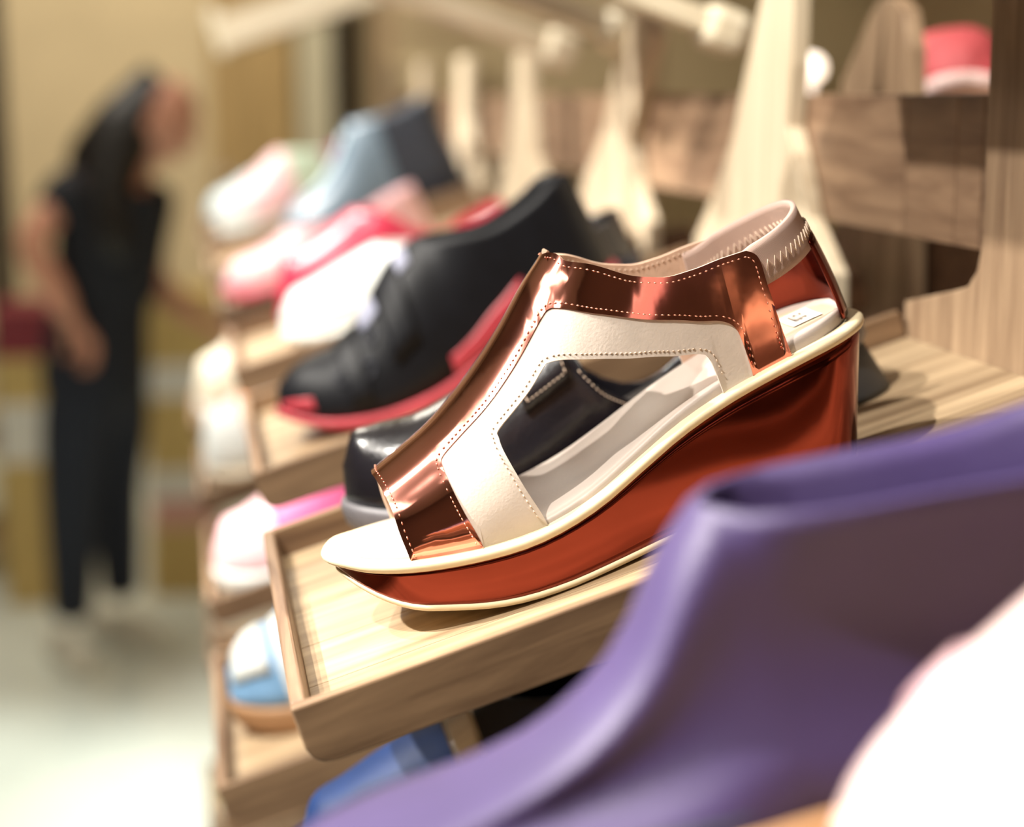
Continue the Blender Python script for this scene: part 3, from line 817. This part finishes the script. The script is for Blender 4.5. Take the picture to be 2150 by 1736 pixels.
# upper tier, going away
flat('white slip-on shoe with pale grey stitching in the third tray', 1, .050, 1.50, .235, [(0, .235, 'upper', M['white_canvas'])], M['white_canvas'], M['ivory'], h=.064, th=.105, col=.05)
t, sec, _ = flat('raspberry patent pump with pointed heel behind the white slip-on', 1, .055, 1.62, .235, [(0, .235, 'upper', M['pinkred'])], M['pinkred'], M['pink'], h=.088, th=.10, col=.045, lift=0, arch=.02, heel=(.20, 0, .45), name='pump', cat='pump')
t, sec, _ = flat('black low shoe between the bootie and the raspberry pump', 1, .075, 1.215, .23, [(0, .23, 'upper', M['black_leather'])], M['navy_dark'], M['dark_lining'], h=.06, th=.08, col=.06, name='strap_shoe', arch=.02, heel=(.19, 0, .8), wm=.036)
t, sec, _ = flat('pale pink flat with rose edge in the fourth tray', 1, .012, 1.92, .24, [(0, .07, 'toe_cap', M['palepink']), (.07, .24, 'upper', M['palepink'])], M['pink'], M['blush'], h=.062, th=.09, col=.06, sole_t=.014)
t, sec, _ = make_shoe('ankle_boot', 'slate grey ankle boot with dark heel cup in the fifth tray', 'boot', 1, .105, 2.262, .25, .041,
    [(0, .009), (.03, .001), (.09, 0), (.15, .006), (.2, .014), (.25, .014)], [(0, .02), (.03, .014), (.09, .013), (.15, .02), (.2, .028), (.25, .028)],
    [(0, .035), (.012, .05), (.04, .058), (.07, .072), (.10, .10), (.125, .135), (.25, .16)], .125,
    [(.125, .135), (.17, .132), (.21, .134), (.25, .138)], [(0, .16, 'upper', M['slate']), (.16, .25, 'heel_cup', M['charcoal'])], M['navy_dark'], M['charcoal'], heel=(.195, 0, .9))
strip_on(sec, [.045 + .07 * i / 10 for i in range(11)], 74, 106, .003, M['pale_blue'], 'tongue', t)
t, sec, _ = make_shoe('ankle_boot', 'charcoal slouchy boot lying beside the slate ankle boot', 'boot', 1, .115, 2.375, .235, .040,
    [(0, .009), (.03, .001), (.09, 0), (.15, .006), (.2, .012), (.235, .012)], [(0, .02), (.03, .014), (.09, .013), (.15, .02), (.2, .025), (.235, .025)],
    [(0, .035), (.012, .05), (.04, .058), (.07, .068), (.10, .086), (.235, .12)], .10,
    [(.10, .086), (.15, .090), (.19, .11), (.235, .125)], [(0, .235, 'upper', M['charcoal'])], M['navy_dark'], M['dark_lining'], heel=(.18, 0, .9))
t, sec, _ = make_shoe('sneaker', 'pink and white sneaker with mint panel in the sixth tray', 'sneaker', 1, .030, 2.70, .25, .042,
    [(0, .010), (.03, .001), (.09, 0), (.15, 0), (.2, 0), (.25, .003)], [(0, .03), (.03, .022), (.09, .02), (.15, .022), (.2, .026), (.25, .03)],
    [(0, .05), (.012, .065), (.04, .072), (.07, .082), (.10, .098), (.12, .108), (.25, .13)], .12,
    [(.12, .108), (.15, .10), (.19, .088), (.25, .098)], [(0, .055, 'toe_cap', M['white_canvas']), (.055, .13, 'mid_panel', M['palepink']), (.13, .19, 'side_panel', M['mint']), (.19, .25, 'heel_cup', M['magenta'])], M['white_canvas'], M['pink'])
for i in range(5): tube('lace', [on(sec, .06 + .011 * i, d, .003) for d in range(66, 118, 8)], .0016, M['white_canvas'], t)
flat('pale blue flat at the far end of the upper row', 1, .02, 3.08, .24, [(0, .24, 'upper', M['pale_blue'])], M['ivory'], M['white_canvas'], h=.07, th=.1, col=.065)
flat('deep rose slip-on behind the pink and white sneaker', 1, .11, 2.79, .235, [(0, .235, 'upper', M['pink'])], M['pinkred'], M['magenta'], h=.085, th=.1, col=.08, wm=.036)

# lower tiers
t, sec, _ = make_shoe('navy_shoe', 'navy blue suede shoe with silver buckle on the tray below the sandal', 'shoe', 2, .045, .80, .25, .041,
    [(0, .012), (.03, .002), (.09, 0), (.15, .006), (.2, .014), (.25, .014)], [(0, .022), (.03, .014), (.09, .013), (.15, .02), (.2, .028), (.25, .028)],
    [(0, .05), (.012, .066), (.04, .076), (.07, .084), (.10, .090), (.12, .094), (.25, .11)], .12, [(.12, .094), (.15, .088), (.19, .086), (.25, .10)],
    [(0, .10, 'vamp', M['navy']), (.10, .25, 'quarter', M['navy_dark'])], M['navy_dark'], M['dark_lining'], heel=(.195, 0, .9))
strip_on(sec, [.092 + .016 * i / 4 for i in range(5)], 35, 145, .003, M['steel'], 'buckle_strap', t)
t, sec, _ = make_shoe('sneaker', 'blue and white sneaker with brown sole on a lower tray left of the sandal tray', 'sneaker', 2, .015, 1.12, .25, .042,
    [(0, .008), (.03, .001), (.09, 0), (.15, 0), (.2, 0), (.25, .003)], [(0, .026), (.03, .02), (.09, .018), (.15, .02), (.2, .024), (.25, .028)],
    [(0, .045), (.012, .056), (.04, .066), (.07, .08), (.10, .096), (.12, .105), (.25, .13)], .12, [(.12, .105), (.15, .098), (.19, .086), (.25, .095)],
    [(0, .04, 'toe_cap', M['mid_blue']), (.04, .25, 'upper', M['white_canvas'])], M['tan_sole'], M['pale_blue'])
strip_on(sec, [.004 + .03 * i / 6 for i in range(7)], 30, 150, .0025, M['white_canvas'], 'toe_overlay', t)
strip_on(sec, [.05 + .012 * i / 4 for i in range(5)], 12, 168, .0025, M['mid_blue'], 'side_stripe', t)
flat('bright pink flat with pale toe on the lower tray behind the blue sneaker', 2, .012, 1.45, .245, [(0, .06, 'toe_cap', M['palepink']), (.06, .245, 'upper', M['hotpink'])], M['white_canvas'], M['palepink'], h=.085, th=.11, col=.075, sole_t=.018)
flat('all-rose flat beside the pale-toed pink one on the lower tray', 2, .06, 1.58, .24, [(0, .24, 'upper', M['pink'])], M['white_canvas'], M['palepink'], h=.09, th=.1, col=.08)
t, sec, _ = flat('white shoe with orange band farther along the lower row', 2, .01, 1.90, .245, [(0, .245, 'upper', M['white_canvas'])], M['ivory'], M['ivory'], h=.10, th=.11, col=.09)
strip_on(sec, [.06 + .02 * i / 4 for i in range(5)], 12, 168, .0025, M['orange'], 'orange_band', t)
flat('cream flat shoe at the far end of the lower row', 2, .01, 2.30, .245, [(0, .245, 'upper', M['ivory'])], M['white_canvas'], M['ivory'], h=.10, th=.11, col=.09)
flat('rose pink pump on the tray at the bottom edge', 3, .03, 1.13, .235, [(0, .235, 'upper', M['pink'])], M['pinkred'], M['palepink'], h=.075, th=.085, col=.07, name='pump', cat='pump')
flat('white canvas shoe low on the left under the pink flat', 3, .010, 1.50, .245, [(0, .245, 'upper', M['white_canvas'])], M['white_canvas'], M['ivory'], h=.085, th=.11, col=.08)
flat('ivory loafer low on the left beyond the white canvas shoe', 3, .010, 1.90, .245, [(0, .245, 'upper', M['ivory'])], M['tan_sole'], M['ivory'], h=.085, th=.11, col=.08, name='loafer', cat='loafer')
flat('pale gold shoe on the lowest tray', 4, .010, 1.90, .245, [(0, .245, 'upper', M['gold'])], M['ivory'], M['ivory'], h=.085, th=.11, col=.08)

# foreground: purple suede shoe on the nearest tray, pale pink shoe propped on a riser beside it
t, sec, ptop = make_shoe('suede_loafer', 'purple suede shoe with tan platform sole, blurred in the foreground', 'shoe', 1, -.012, .415, .270, .042,
    [(0, .030), (.03, .012), (.07, 0), (.13, 0), (.2, 0), (.27, 0)], [(0, .038), (.03, .038), (.07, .033), (.13, .023), (.2, .013), (.27, .012)],
    [(0, .040), (.012, .044), (.035, .046), (.06, .0465), (.088, .052), (.110, .066), (.128, .088), (.138, .097), (.27, .12)], .138,
    [(.138, .097), (.16, .092), (.19, .087), (.225, .082), (.27, .084)], [(0, .27, 'upper', M['purple'])], M['tan_sole'], M['purple'], insole_m=M['navy_dark'], waist=.5)
M['riser'] = wood('pale_ash_riser', 'b99a76', 'dcc5a0', (9, 120, 120), tone=.05)
rs = empty('display_riser', tier_point(1, .125, .262), (0, -TILT, 0))
for i in range(3):
    v, f = box_vf(0, .15, -.035 + i * .0234, -.035 + (i + 1) * .0234 - .0004, 0, .05 + 0 * i); mesh('block', v, f, M['riser'], rs, smooth=False, bevel=.001)
tag(rs, 'small wooden riser under the pale pink shoe at lower right', 'riser')
pr = empty('pink_shoe', (.112, .262, 1.303), (0, math.radians(-27), 0))
t, sec, _ = make_shoe('pink_shoe', 'pale pink shoe propped up at lower right, strongly blurred', 'shoe', 1, 0, 0, .24, .036,
    [(0, .006), (.03, .001), (.09, 0), (.15, 0), (.2, 0), (.24, 0)], [(0, .012), (.03, .008), (.09, .008), (.15, .008), (.2, .008), (.24, .008)],
    [(0, .016), (.010, .023), (.03, .030), (.06, .037), (.085, .043), (.24, .08)], .085, [(.085, .043), (.11, .038), (.16, .036), (.2, .044), (.24, .050)],
    [(0, .24, 'upper', M['blush'])], M['palepink'], M['ivory'], root=pr)
strip_on(sec, [.030 + .012 * i / 4 for i in range(5)], 12, 168, .002, M['palepink'], 'strap', t)

# shoes on the opposite face, seen through the gap below the rail and above it
def back_shoe(label, x, y, z, m, sole, yaw=0, name='flat_shoe', h=.08):
    r = empty(name, (x, y, z), (0, math.radians(12), yaw))
    make_shoe(name, label, 'shoe', 1, 0, 0, .24, .04, [(0, .009), (.03, .001), (.09, 0), (.15, 0), (.2, 0), (.24, 0)], [(0, .019), (.03, .012), (.09, .010), (.15, .010), (.2, .012), (.24, .012)],
        [(0, h * .48), (.012, h * .68), (.04, h * .8), (.07, h * .9), (.1, h), (.24, h + .03)], .1, [(.1, h), (.13, h * .9), (.17, h * .85), (.21, h), (.24, h + .01)],
        [(0, .24, 'upper', m)], sole, M['dark_lining'], root=r)
bs = empty('back_shelf', (.60, 1.45, 1.255)); tag(bs, 'dark wooden shelf of the opposite face below the rail', 'shelf')
for i in range(3):
    v, f = box_vf(-.10 + i * .1, -.10 + (i + 1) * .1 - .0005, -.6, .6, -.015, 0); mesh('plank', v, f, M['wood_dark'], bs, smooth=False, bevel=.001)
back_shoe('indigo blue shoe glimpsed through the gap under the rail', .56, 1.22, 1.30, M['navy'], M['navy_dark'], 1.2, h=.075)
back_shoe('raspberry shoe glimpsed under the rail in front of the indigo one', .545, 1.10, 1.285, M['pinkred'], M['pinkred'], 1.3, h=.05)
us_ = empty('upper_back_shelf', (.60, 1.45, 1.425)); tag(us_, 'wooden upper shelf of the opposite face behind the rail', 'shelf')
for i in range(2):
    v, f = box_vf(-.08 + i * .1, -.08 + (i + 1) * .1 - .0005, -.6, .6, -.015, 0); mesh('plank', v, f, M['wood_u'], us_, smooth=False, bevel=.001)
back_shoe('red shoe standing above the rail beside the tall post', .54, 1.16, 1.448, M['coral'], M['blush'], 1.25, h=.075)
M['globe_glow'], nt, b = new_mat('highlight_glow')[0], None, None
bn = M['globe_glow'].node_tree.nodes['Principled BSDF']; bn.inputs['Emission Color'].default_value = (1, .80, .62, 1); bn.inputs['Emission Strength'].default_value = 1.6
def sphere_vf(c, r, n=10, m_=14, sz=1):
    V = []; Fc = []
    for i in range(n + 1):
        for j in range(m_):
            a = math.pi * i / n; q = 2 * math.pi * j / m_
            V.append((c[0] + r * math.sin(a) * math.cos(q), c[1] + r * math.sin(a) * math.sin(q), c[2] + r * sz * math.cos(a)))
    for i in range(n):
        for j in range(m_): Fc.append((i*m_+j, i*m_+(j+1) % m_, (i+1)*m_+(j+1) % m_, (i+1)*m_+j))
    return V, Fc
lp = empty('highlight_globe', (.585, 1.60, 1.4255)); tag(lp, 'small glowing globe lamp added behind the rail', 'highlight')  # glowing globe added to make one bright out-of-focus highlight
v, f = sphere_vf((0, 0, .05), .013); mesh('globe', v, f, M['globe_glow'], lp, merge=True)
v, f = tube_vf([(0, 0, 0), (0, 0, .004), (0, 0, .0041), (0, 0, .038)], [.014, .014, .005, .005], 12); mesh('stem', v, f, M['steel'], lp)

# ------------------------------------------------------------------ shopper at the far end of the aisle
M['skin'] = mat('skin', 'c98f76', rough=.55, var=.04, scale=20)
M['hair'] = mat('long_black_hair', '14100f', rough=.4, var=.3, scale=60, stretch=(6, 6, .6))
M['tee'] = mat('midnight_cotton', '10131d', rough=.85, var=.15, scale=40)
M['jeans'] = mat('dark_denim', '161b28', rough=.85, var=.25, scale=50)
def skinmesh(name, pts, edges, m, parent, sub=2, root=0):
    me = bpy.data.meshes.new(name); me.from_pydata([p[0] for p in pts], edges, [])
    o = bpy.data.objects.new(name, me); COL.objects.link(o); o.parent = parent
    sk = o.modifiers.new('skin', 'SKIN'); sk.use_smooth_shade = True
    lay = me.skin_vertices[0].data if me.skin_vertices else None
    if lay is None:
        me.attributes  # skin layer is created by the modifier on first edit
    for i, p in enumerate(pts):
        me.skin_vertices[0].data[i].radius = p[1] if hasattr(p[1], '__len__') else (p[1], p[1])
        me.skin_vertices[0].data[i].use_root = (i == root)
    ss = o.modifiers.new('sub', 'SUBSURF'); ss.levels = sub; ss.render_levels = sub
    me.materials.append(m); return o
PO = Vector((-.265, 4.5, 0))
person = empty('person', PO)
tag(person, 'person with long dark hair in a dark t-shirt and jeans bending towards the shelves', 'person')
def P_(x, y, z): return (x - PO.x, y - PO.y, z)
body = [(P_(-.264, 4.5, .80), .085), (P_(-.242, 4.5, .95), .08), (P_(-.222, 4.5, 1.10), .085), (P_(-.185, 4.5, 1.22), .06), (P_(-.145, 4.5, 1.29), .046), (P_(-.100, 4.495, 1.36), .05),
        (P_(-.310, 4.40, 1.205), .042), (P_(-.405, 4.34, 1.10), .042), (P_(-.335, 4.33, .97), .036), (P_(-.312, 4.34, .905), .026),
        (P_(-.105, 4.62, 1.18), .04), (P_(-.118, 4.64, .97), .04), (P_(-.02, 4.60, .885), .032), (P_(.01, 4.59, .865), .024),
        (P_(-.300, 4.43, .72), .085), (P_(-.328, 4.42, .44), .055), (P_(-.345, 4.43, .10), .036), (P_(-.225, 4.57, .72), .085), (P_(-.252, 4.61, .44), .055), (P_(-.238, 4.62, .10), .036)]
be = [(0, 1), (1, 2), (2, 3), (3, 4), (4, 5), (3, 6), (6, 7), (7, 8), (8, 9), (3, 10), (10, 11), (11, 12), (12, 13), (0, 14), (14, 15), (15, 16), (0, 17), (17, 18), (18, 19)]
bo = skinmesh('body', body, be, M['skin'], person)
# head with nose, brow and jaw, turned down towards the shelf
V, Fc = sphere_vf((0, 0, 0), 1, 16, 24)
hv = []
for x, y, z in V:
    X = x * .092; Y_ = y * .074; Z = z * .112
    if z < -.2: X *= 1 - .28 * (-z - .2); Y_ *= 1 - .35 * (-z - .2); X += .012 * (-z - .2)
    if x > .75 and abs(y) < .3 and -.35 < z < .12: X += .020 * (1 - abs(y) / .3) * (1 - abs(z + .12) / .25 if abs(z + .12) < .25 else 0)
    if x > .6 and .02 < z < .25 and .2 < abs(y) < .6: X -= .006
    hv.append((X, Y_, Z))
hd = mesh('head', hv, Fc, M['skin'], person, merge=True); hd.location = P_(-.075, 4.48, 1.385); hd.rotation_euler = (0, math.radians(26), math.radians(-18))
M['lip'] = mat('lips', 'b0605c', rough=.5); M['eye'] = mat('dark_eye', '1d1512', rough=.2)
for s_ in (-1, 1):
    v, f = sphere_vf((.080, s_ * .030, .006), .010, 8, 10, .6); mesh('eye', v, f, M['eye'], hd, merge=True)
    v, f = sphere_vf((.0, s_ * .074, -.006), .018, 8, 10, 1.5); mesh('ear', v, f, M['skin'], hd, merge=True)
v, f = tube_vf([(.076, -.022, -.058), (.084, -.01, -.056), (.086, 0, -.057), (.084, .01, -.056), (.076, .022, -.058)], [.002, .0045, .005, .0045, .002], 8); mesh('mouth', v, f, M['lip'], hd)
# hair: cap over the skull falling past the shoulders
hair = [(P_(-.088, 4.50, 1.452), .062), (P_(-.130, 4.49, 1.42), .080), (P_(-.200, 4.46, 1.35), .078), (P_(-.225, 4.42, 1.25), .075), (P_(-.21, 4.39, 1.14), .06), (P_(-.19, 4.375, 1.04), .035),
        (P_(-.265, 4.49, 1.29), .06), (P_(-.305, 4.48, 1.22), .045), (P_(-.045, 4.505, 1.462), .042)]
skinmesh('hair', hair, [(0, 1), (1, 2), (2, 3), (3, 4), (4, 5), (2, 6), (6, 7), (0, 8)], M['hair'], person, root=1)
tee = [(P_(-.272, 4.5, .64), .155), (P_(-.266, 4.5, .76), .150), (P_(-.245, 4.5, .92), .130), (P_(-.225, 4.5, 1.09), .140), (P_(-.205, 4.5, 1.20), .110), (P_(-.175, 4.5, 1.255), .066),
       (P_(-.305, 4.41, 1.205), .074), (P_(-.362, 4.37, 1.150), .060), (P_(-.105, 4.61, 1.180), .07), (P_(-.112, 4.63, 1.11), .056)]
skinmesh('t_shirt', tee, [(0, 1), (1, 2), (2, 3), (3, 4), (4, 5), (4, 6), (6, 7), (4, 8), (8, 9)], M['tee'], person, root=3)
jn = [(P_(-.264, 4.5, .78), .135), (P_(-.308, 4.43, .66), .100), (P_(-.332, 4.42, .42), .075), (P_(-.345, 4.43, .15), .056), (P_(-.346, 4.43, .11), .054), (P_(-.215, 4.57, .66), .100), (P_(-.235, 4.61, .42), .075), (P_(-.228, 4.62, .15), .056), (P_(-.228, 4.62, .11), .054), (P_(-.255, 4.5, .92), .09)]
skinmesh('jeans', jn, [(0, 1), (1, 2), (2, 3), (3, 4), (0, 5), (5, 6), (6, 7), (7, 8), (0, 9)], M['jeans'], person)
# hands: palm plus five curled fingers
def hand(wrist, dirv, side, name='hand'):
    d = Vector(dirv).normalized(); s = Vector(side).normalized(); n = d.cross(s)
    w_ = Vector(wrist)
    pts = [(tuple(w_), .022), (tuple(w_ + d * .05), (.034, .018)), (tuple(w_ + d * .085), (.036, .016))]
    edges = [(0, 1), (1, 2)]
    for k, (o_, l) in enumerate(((-.026, .058), (-.009, .068), (.009, .064), (.026, .05))):
        b0 = w_ + d * .085 + s * o_; i = len(pts)
        pts += [(tuple(b0), .0095), (tuple(b0 + d * l * .5 + n * .008), .009), (tuple(b0 + d * l * .85 + n * .028), .0085), (tuple(b0 + d * l * .8 + n * .045), .008)]
        edges += [(2, i), (i, i + 1), (i + 1, i + 2), (i + 2, i + 3)]
    i = len(pts); b0 = w_ + d * .03 - s * .03
    pts += [(tuple(b0), .012), (tuple(b0 + d * .03 - s * .02 + n * .01), .0105), (tuple(b0 + d * .055 - s * .022 + n * .025), .009)]
    edges += [(1, i), (i, i + 1), (i + 1, i + 2)]
    skinmesh(name, pts, edges, M['skin'], person, sub=2)
hand(P_(-.318, 4.34, .925), (.06, .01, -.10), (.5, -.8, .3))
hand(P_(-.002, 4.594, .874), (.08, -.01, -.06), (.2, .9, .2))
M['pale_shoe'] = mat('pale_slip_on', 'd9d5c6', rough=.6, var=.04)
def pump(x, y, yaw_):
    r = empty('person_shoe', (0, 0, 0)); r.parent = person; r.location = P_(x, y, .001); r.rotation_euler = (0, 0, yaw_)
    W = plan(.25, .04); R = []
    for out, z in ((-.003, 0), (0, .004), (0, .012), (-.002, .014)): R.append([(u, w_, z) for u, w_ in ring(W, .25, 20, out)])
    v, f = loft(R)
    V = list(v); Fc = list(f); base = len(V); us = cosspace(0, .25, 20)
    for i, u in enumerate(us):
        h = np.interp(u, [0, .03, .09, .14, .2, .25], [.03, .05, .07, .06, .06, .07])
        for j in range(13):
            a_ = math.pi * j / 12; V.append((u, -math.cos(a_) * W(u), .012 + h * math.sin(a_) ** .8))
            if i and j: Fc.append((base+(i-1)*13+j-1, base+(i-1)*13+j, base+i*13+j, base+i*13+j-1))
    o = mesh('slip_on_shoe', V, Fc, M['pale_shoe'], person, merge=False); o.matrix_local = Matrix.Translation(r.location) @ Matrix.Rotation(yaw_, 4, 'Z')
    bpy.data.objects.remove(r)
pump(-.30, 4.28, math.radians(115)); pump(-.12, 4.50, math.radians(145))

# ------------------------------------------------------------------ far end of the shop
M['kraft'] = mat('kraft_board', 'c6ab6c', rough=.8, var=.06, scale=12)
M['boxwhite'] = mat('white_board', 'dddad0', rough=.8, var=.03)
M['boxpink'] = mat('dusty_pink_board', 'cf9f92', rough=.8, var=.03)
M['door'] = wood('honey_oak_door', '9a7f50', 'b99c6b', (40, 40, 2.5), tone=.02)
M['stone'] = mat('pale_stone_column', 'c4bda4', rough=.7, var=.04, scale=6)
M['dark_brown'] = mat('dark_brown_matte', '3b3226', rough=.9, var=.1, scale=8)  # plain dark brown for the shelf frame and the strip beside the column
M['redbox'] = mat('red_board', '7c2530', rough=.6, var=.05)
def shoe_box(x, y, z, wx, wy, h, m, label, group='shoe boxes at the far end'):
    t = empty('shoe_box', (x, y, z))
    v, f = box_vf(-wx / 2, wx / 2, -wy / 2, wy / 2, 0, h * .78); mesh('carton', v, f, m, t, smooth=False, bevel=.002)
    v, f = box_vf(-wx / 2 - .003, wx / 2 + .003, -wy / 2 - .003, wy / 2 + .003, h * .7, h - .001); mesh('lid', v, f, m, t, smooth=False, bevel=.002)
    tag(t, label, 'box', group)
z = 0.0; kinds = ['kraft', 'kraft', 'boxpink', 'boxwhite', 'kraft', 'kraft', 'boxwhite', 'kraft', 'kraft']
names = ['lowest kraft shoe box of the stack behind the shopper', 'kraft shoe box just under the dusty pink one', 'dusty pink shoe box low in the stack behind the shopper', 'white shoe box directly above the dusty pink one', 'kraft shoe box above the lower white one', 'kraft shoe box just under the upper white one', 'upper white shoe box in the stack behind the shopper', 'kraft shoe box resting on the upper white one', 'topmost kraft shoe box of the stack behind the shopper']
for i, (kd, nm) in enumerate(zip(kinds, names)):
    h = (.105, .10, .09, .085, .11, .10, .10, .10, .10)[i]
    shoe_box(-.055 + .006 * ((i * 7) % 3 - 1), 5.15, z, .20, .32, h, M[kd], nm); z += h
# open shelf unit at the left edge
su = empty('shelf_unit', (-.985, 5.45, 0)); tag(su, 'dark-framed shelf unit at the left edge behind the shopper', 'shelf')
for x in (-.40, .40):
    for y in (-.18, .18):
        v, f = box_vf(x - .02, x + .02, y - .02, y + .02, 0, 2.3); mesh('upright', v, f, M['dark_brown'], su, smooth=False, bevel=.003)
for zz in (.12, .42, .70, 1.02, 1.36, 1.75, 2.2):
    v, f = box_vf(-.378, .378, -.2, .2, zz - .02, zz); mesh('shelf_board', v, f, M['wood_u'], su, smooth=False, bevel=.002)
zz = 0
for h, m_, nm in ((.22, 'kraft', 'lowest kraft box of the stack at the left edge'), (.20, 'kraft', 'kraft box under the white one at the left edge'), (.17, 'boxwhite', 'white box in the stack at the left edge'), (.13, 'kraft', 'kraft box between the white and the red one'), (.14, 'redbox', 'red box on top of the stack at the left edge')):
    shoe_box(-.49, 5.12, zz + .0005, .15, .3, h, M[m_], nm, 'boxes stacked at the left edge'); zz += h
d = empty('door_panel', (.25, 7.36, 0)); d['kind'] = 'structure'; d.name = 'door_1'
for i in range(4):
    v, f = box_vf(-.17 + i * .085 + .0006, -.17 + (i + 1) * .085 - .0006, -.03, .03, 0, 2.1); mesh('plank', v, f, M['door'], d, smooth=False, bevel=.002)
v, f = tube_vf([(-.12, -.04, .98), (-.12, -.06, 1.0), (-.12, -.06, 1.14), (-.12, -.04, 1.16)], .009, 8); mesh('handle', v, f, M['steel'], d)
o = box('wall_column', .44, .57, 7.15, 7.39, 0, 2.97, M['stone'], bevel=.01); struct(o); o.name = 'trim_1'
o = box('wall_recess', .58, .68, 7.25, 7.39, 0, 2.97, M['dark_brown'], bevel=.01); struct(o); o.name = 'trim_2'
# far display with pale and brown shoes on two boards
fs = empty('far_display', (1.25, 6.7, 0)); tag(fs, 'far wooden display rack seen beyond the upper row of shoes', 'display rack')
for zz in (.5, .9, 1.18, 1.42, 1.7):
    v, f = box_vf(-.5, .5, -.15, .15, zz - .02, zz); mesh('shelf_board', v, f, M['wood_u'], fs, smooth=False, bevel=.002)
for x in (-.515, .515):
    v, f = box_vf(x - .0145, x + .0145, -.15, .15, 0, 2.0); mesh('upright', v, f, M['wood_v'], fs, smooth=False, bevel=.002)
for i in range(6):
    r = empty('far_shoe', (.86 + i * .16, 6.66, 1.1805), (0, 0, math.radians(95)))
    r.location.y = 6.57
    make_shoe('far_shoe', None, 'shoe', 1, 0, 0, .24, .04, [(0, .009), (.03, .001), (.09, 0), (.24, 0)], [(0, .019), (.03, .012), (.09, .010), (.24, .012)],
        [(0, .035), (.012, .05), (.04, .06), (.1, .085), (.24, .1)], .1, [(.1, .085), (.17, .075), (.24, .09)], [(0, .24, 'upper', M[('gold', 'tan_sole', 'ivory', 'tan_sole', 'gold', 'blush')[i]])], M['tan_sole'], M['dark_lining'], root=r)
    tag(r, ('leftmost pale gold', 'left tan', 'ivory', 'right tan', 'right pale gold', 'rightmost blush')[i] + ' shoe on the far display rack', 'shoe', 'shoes on the far display rack')
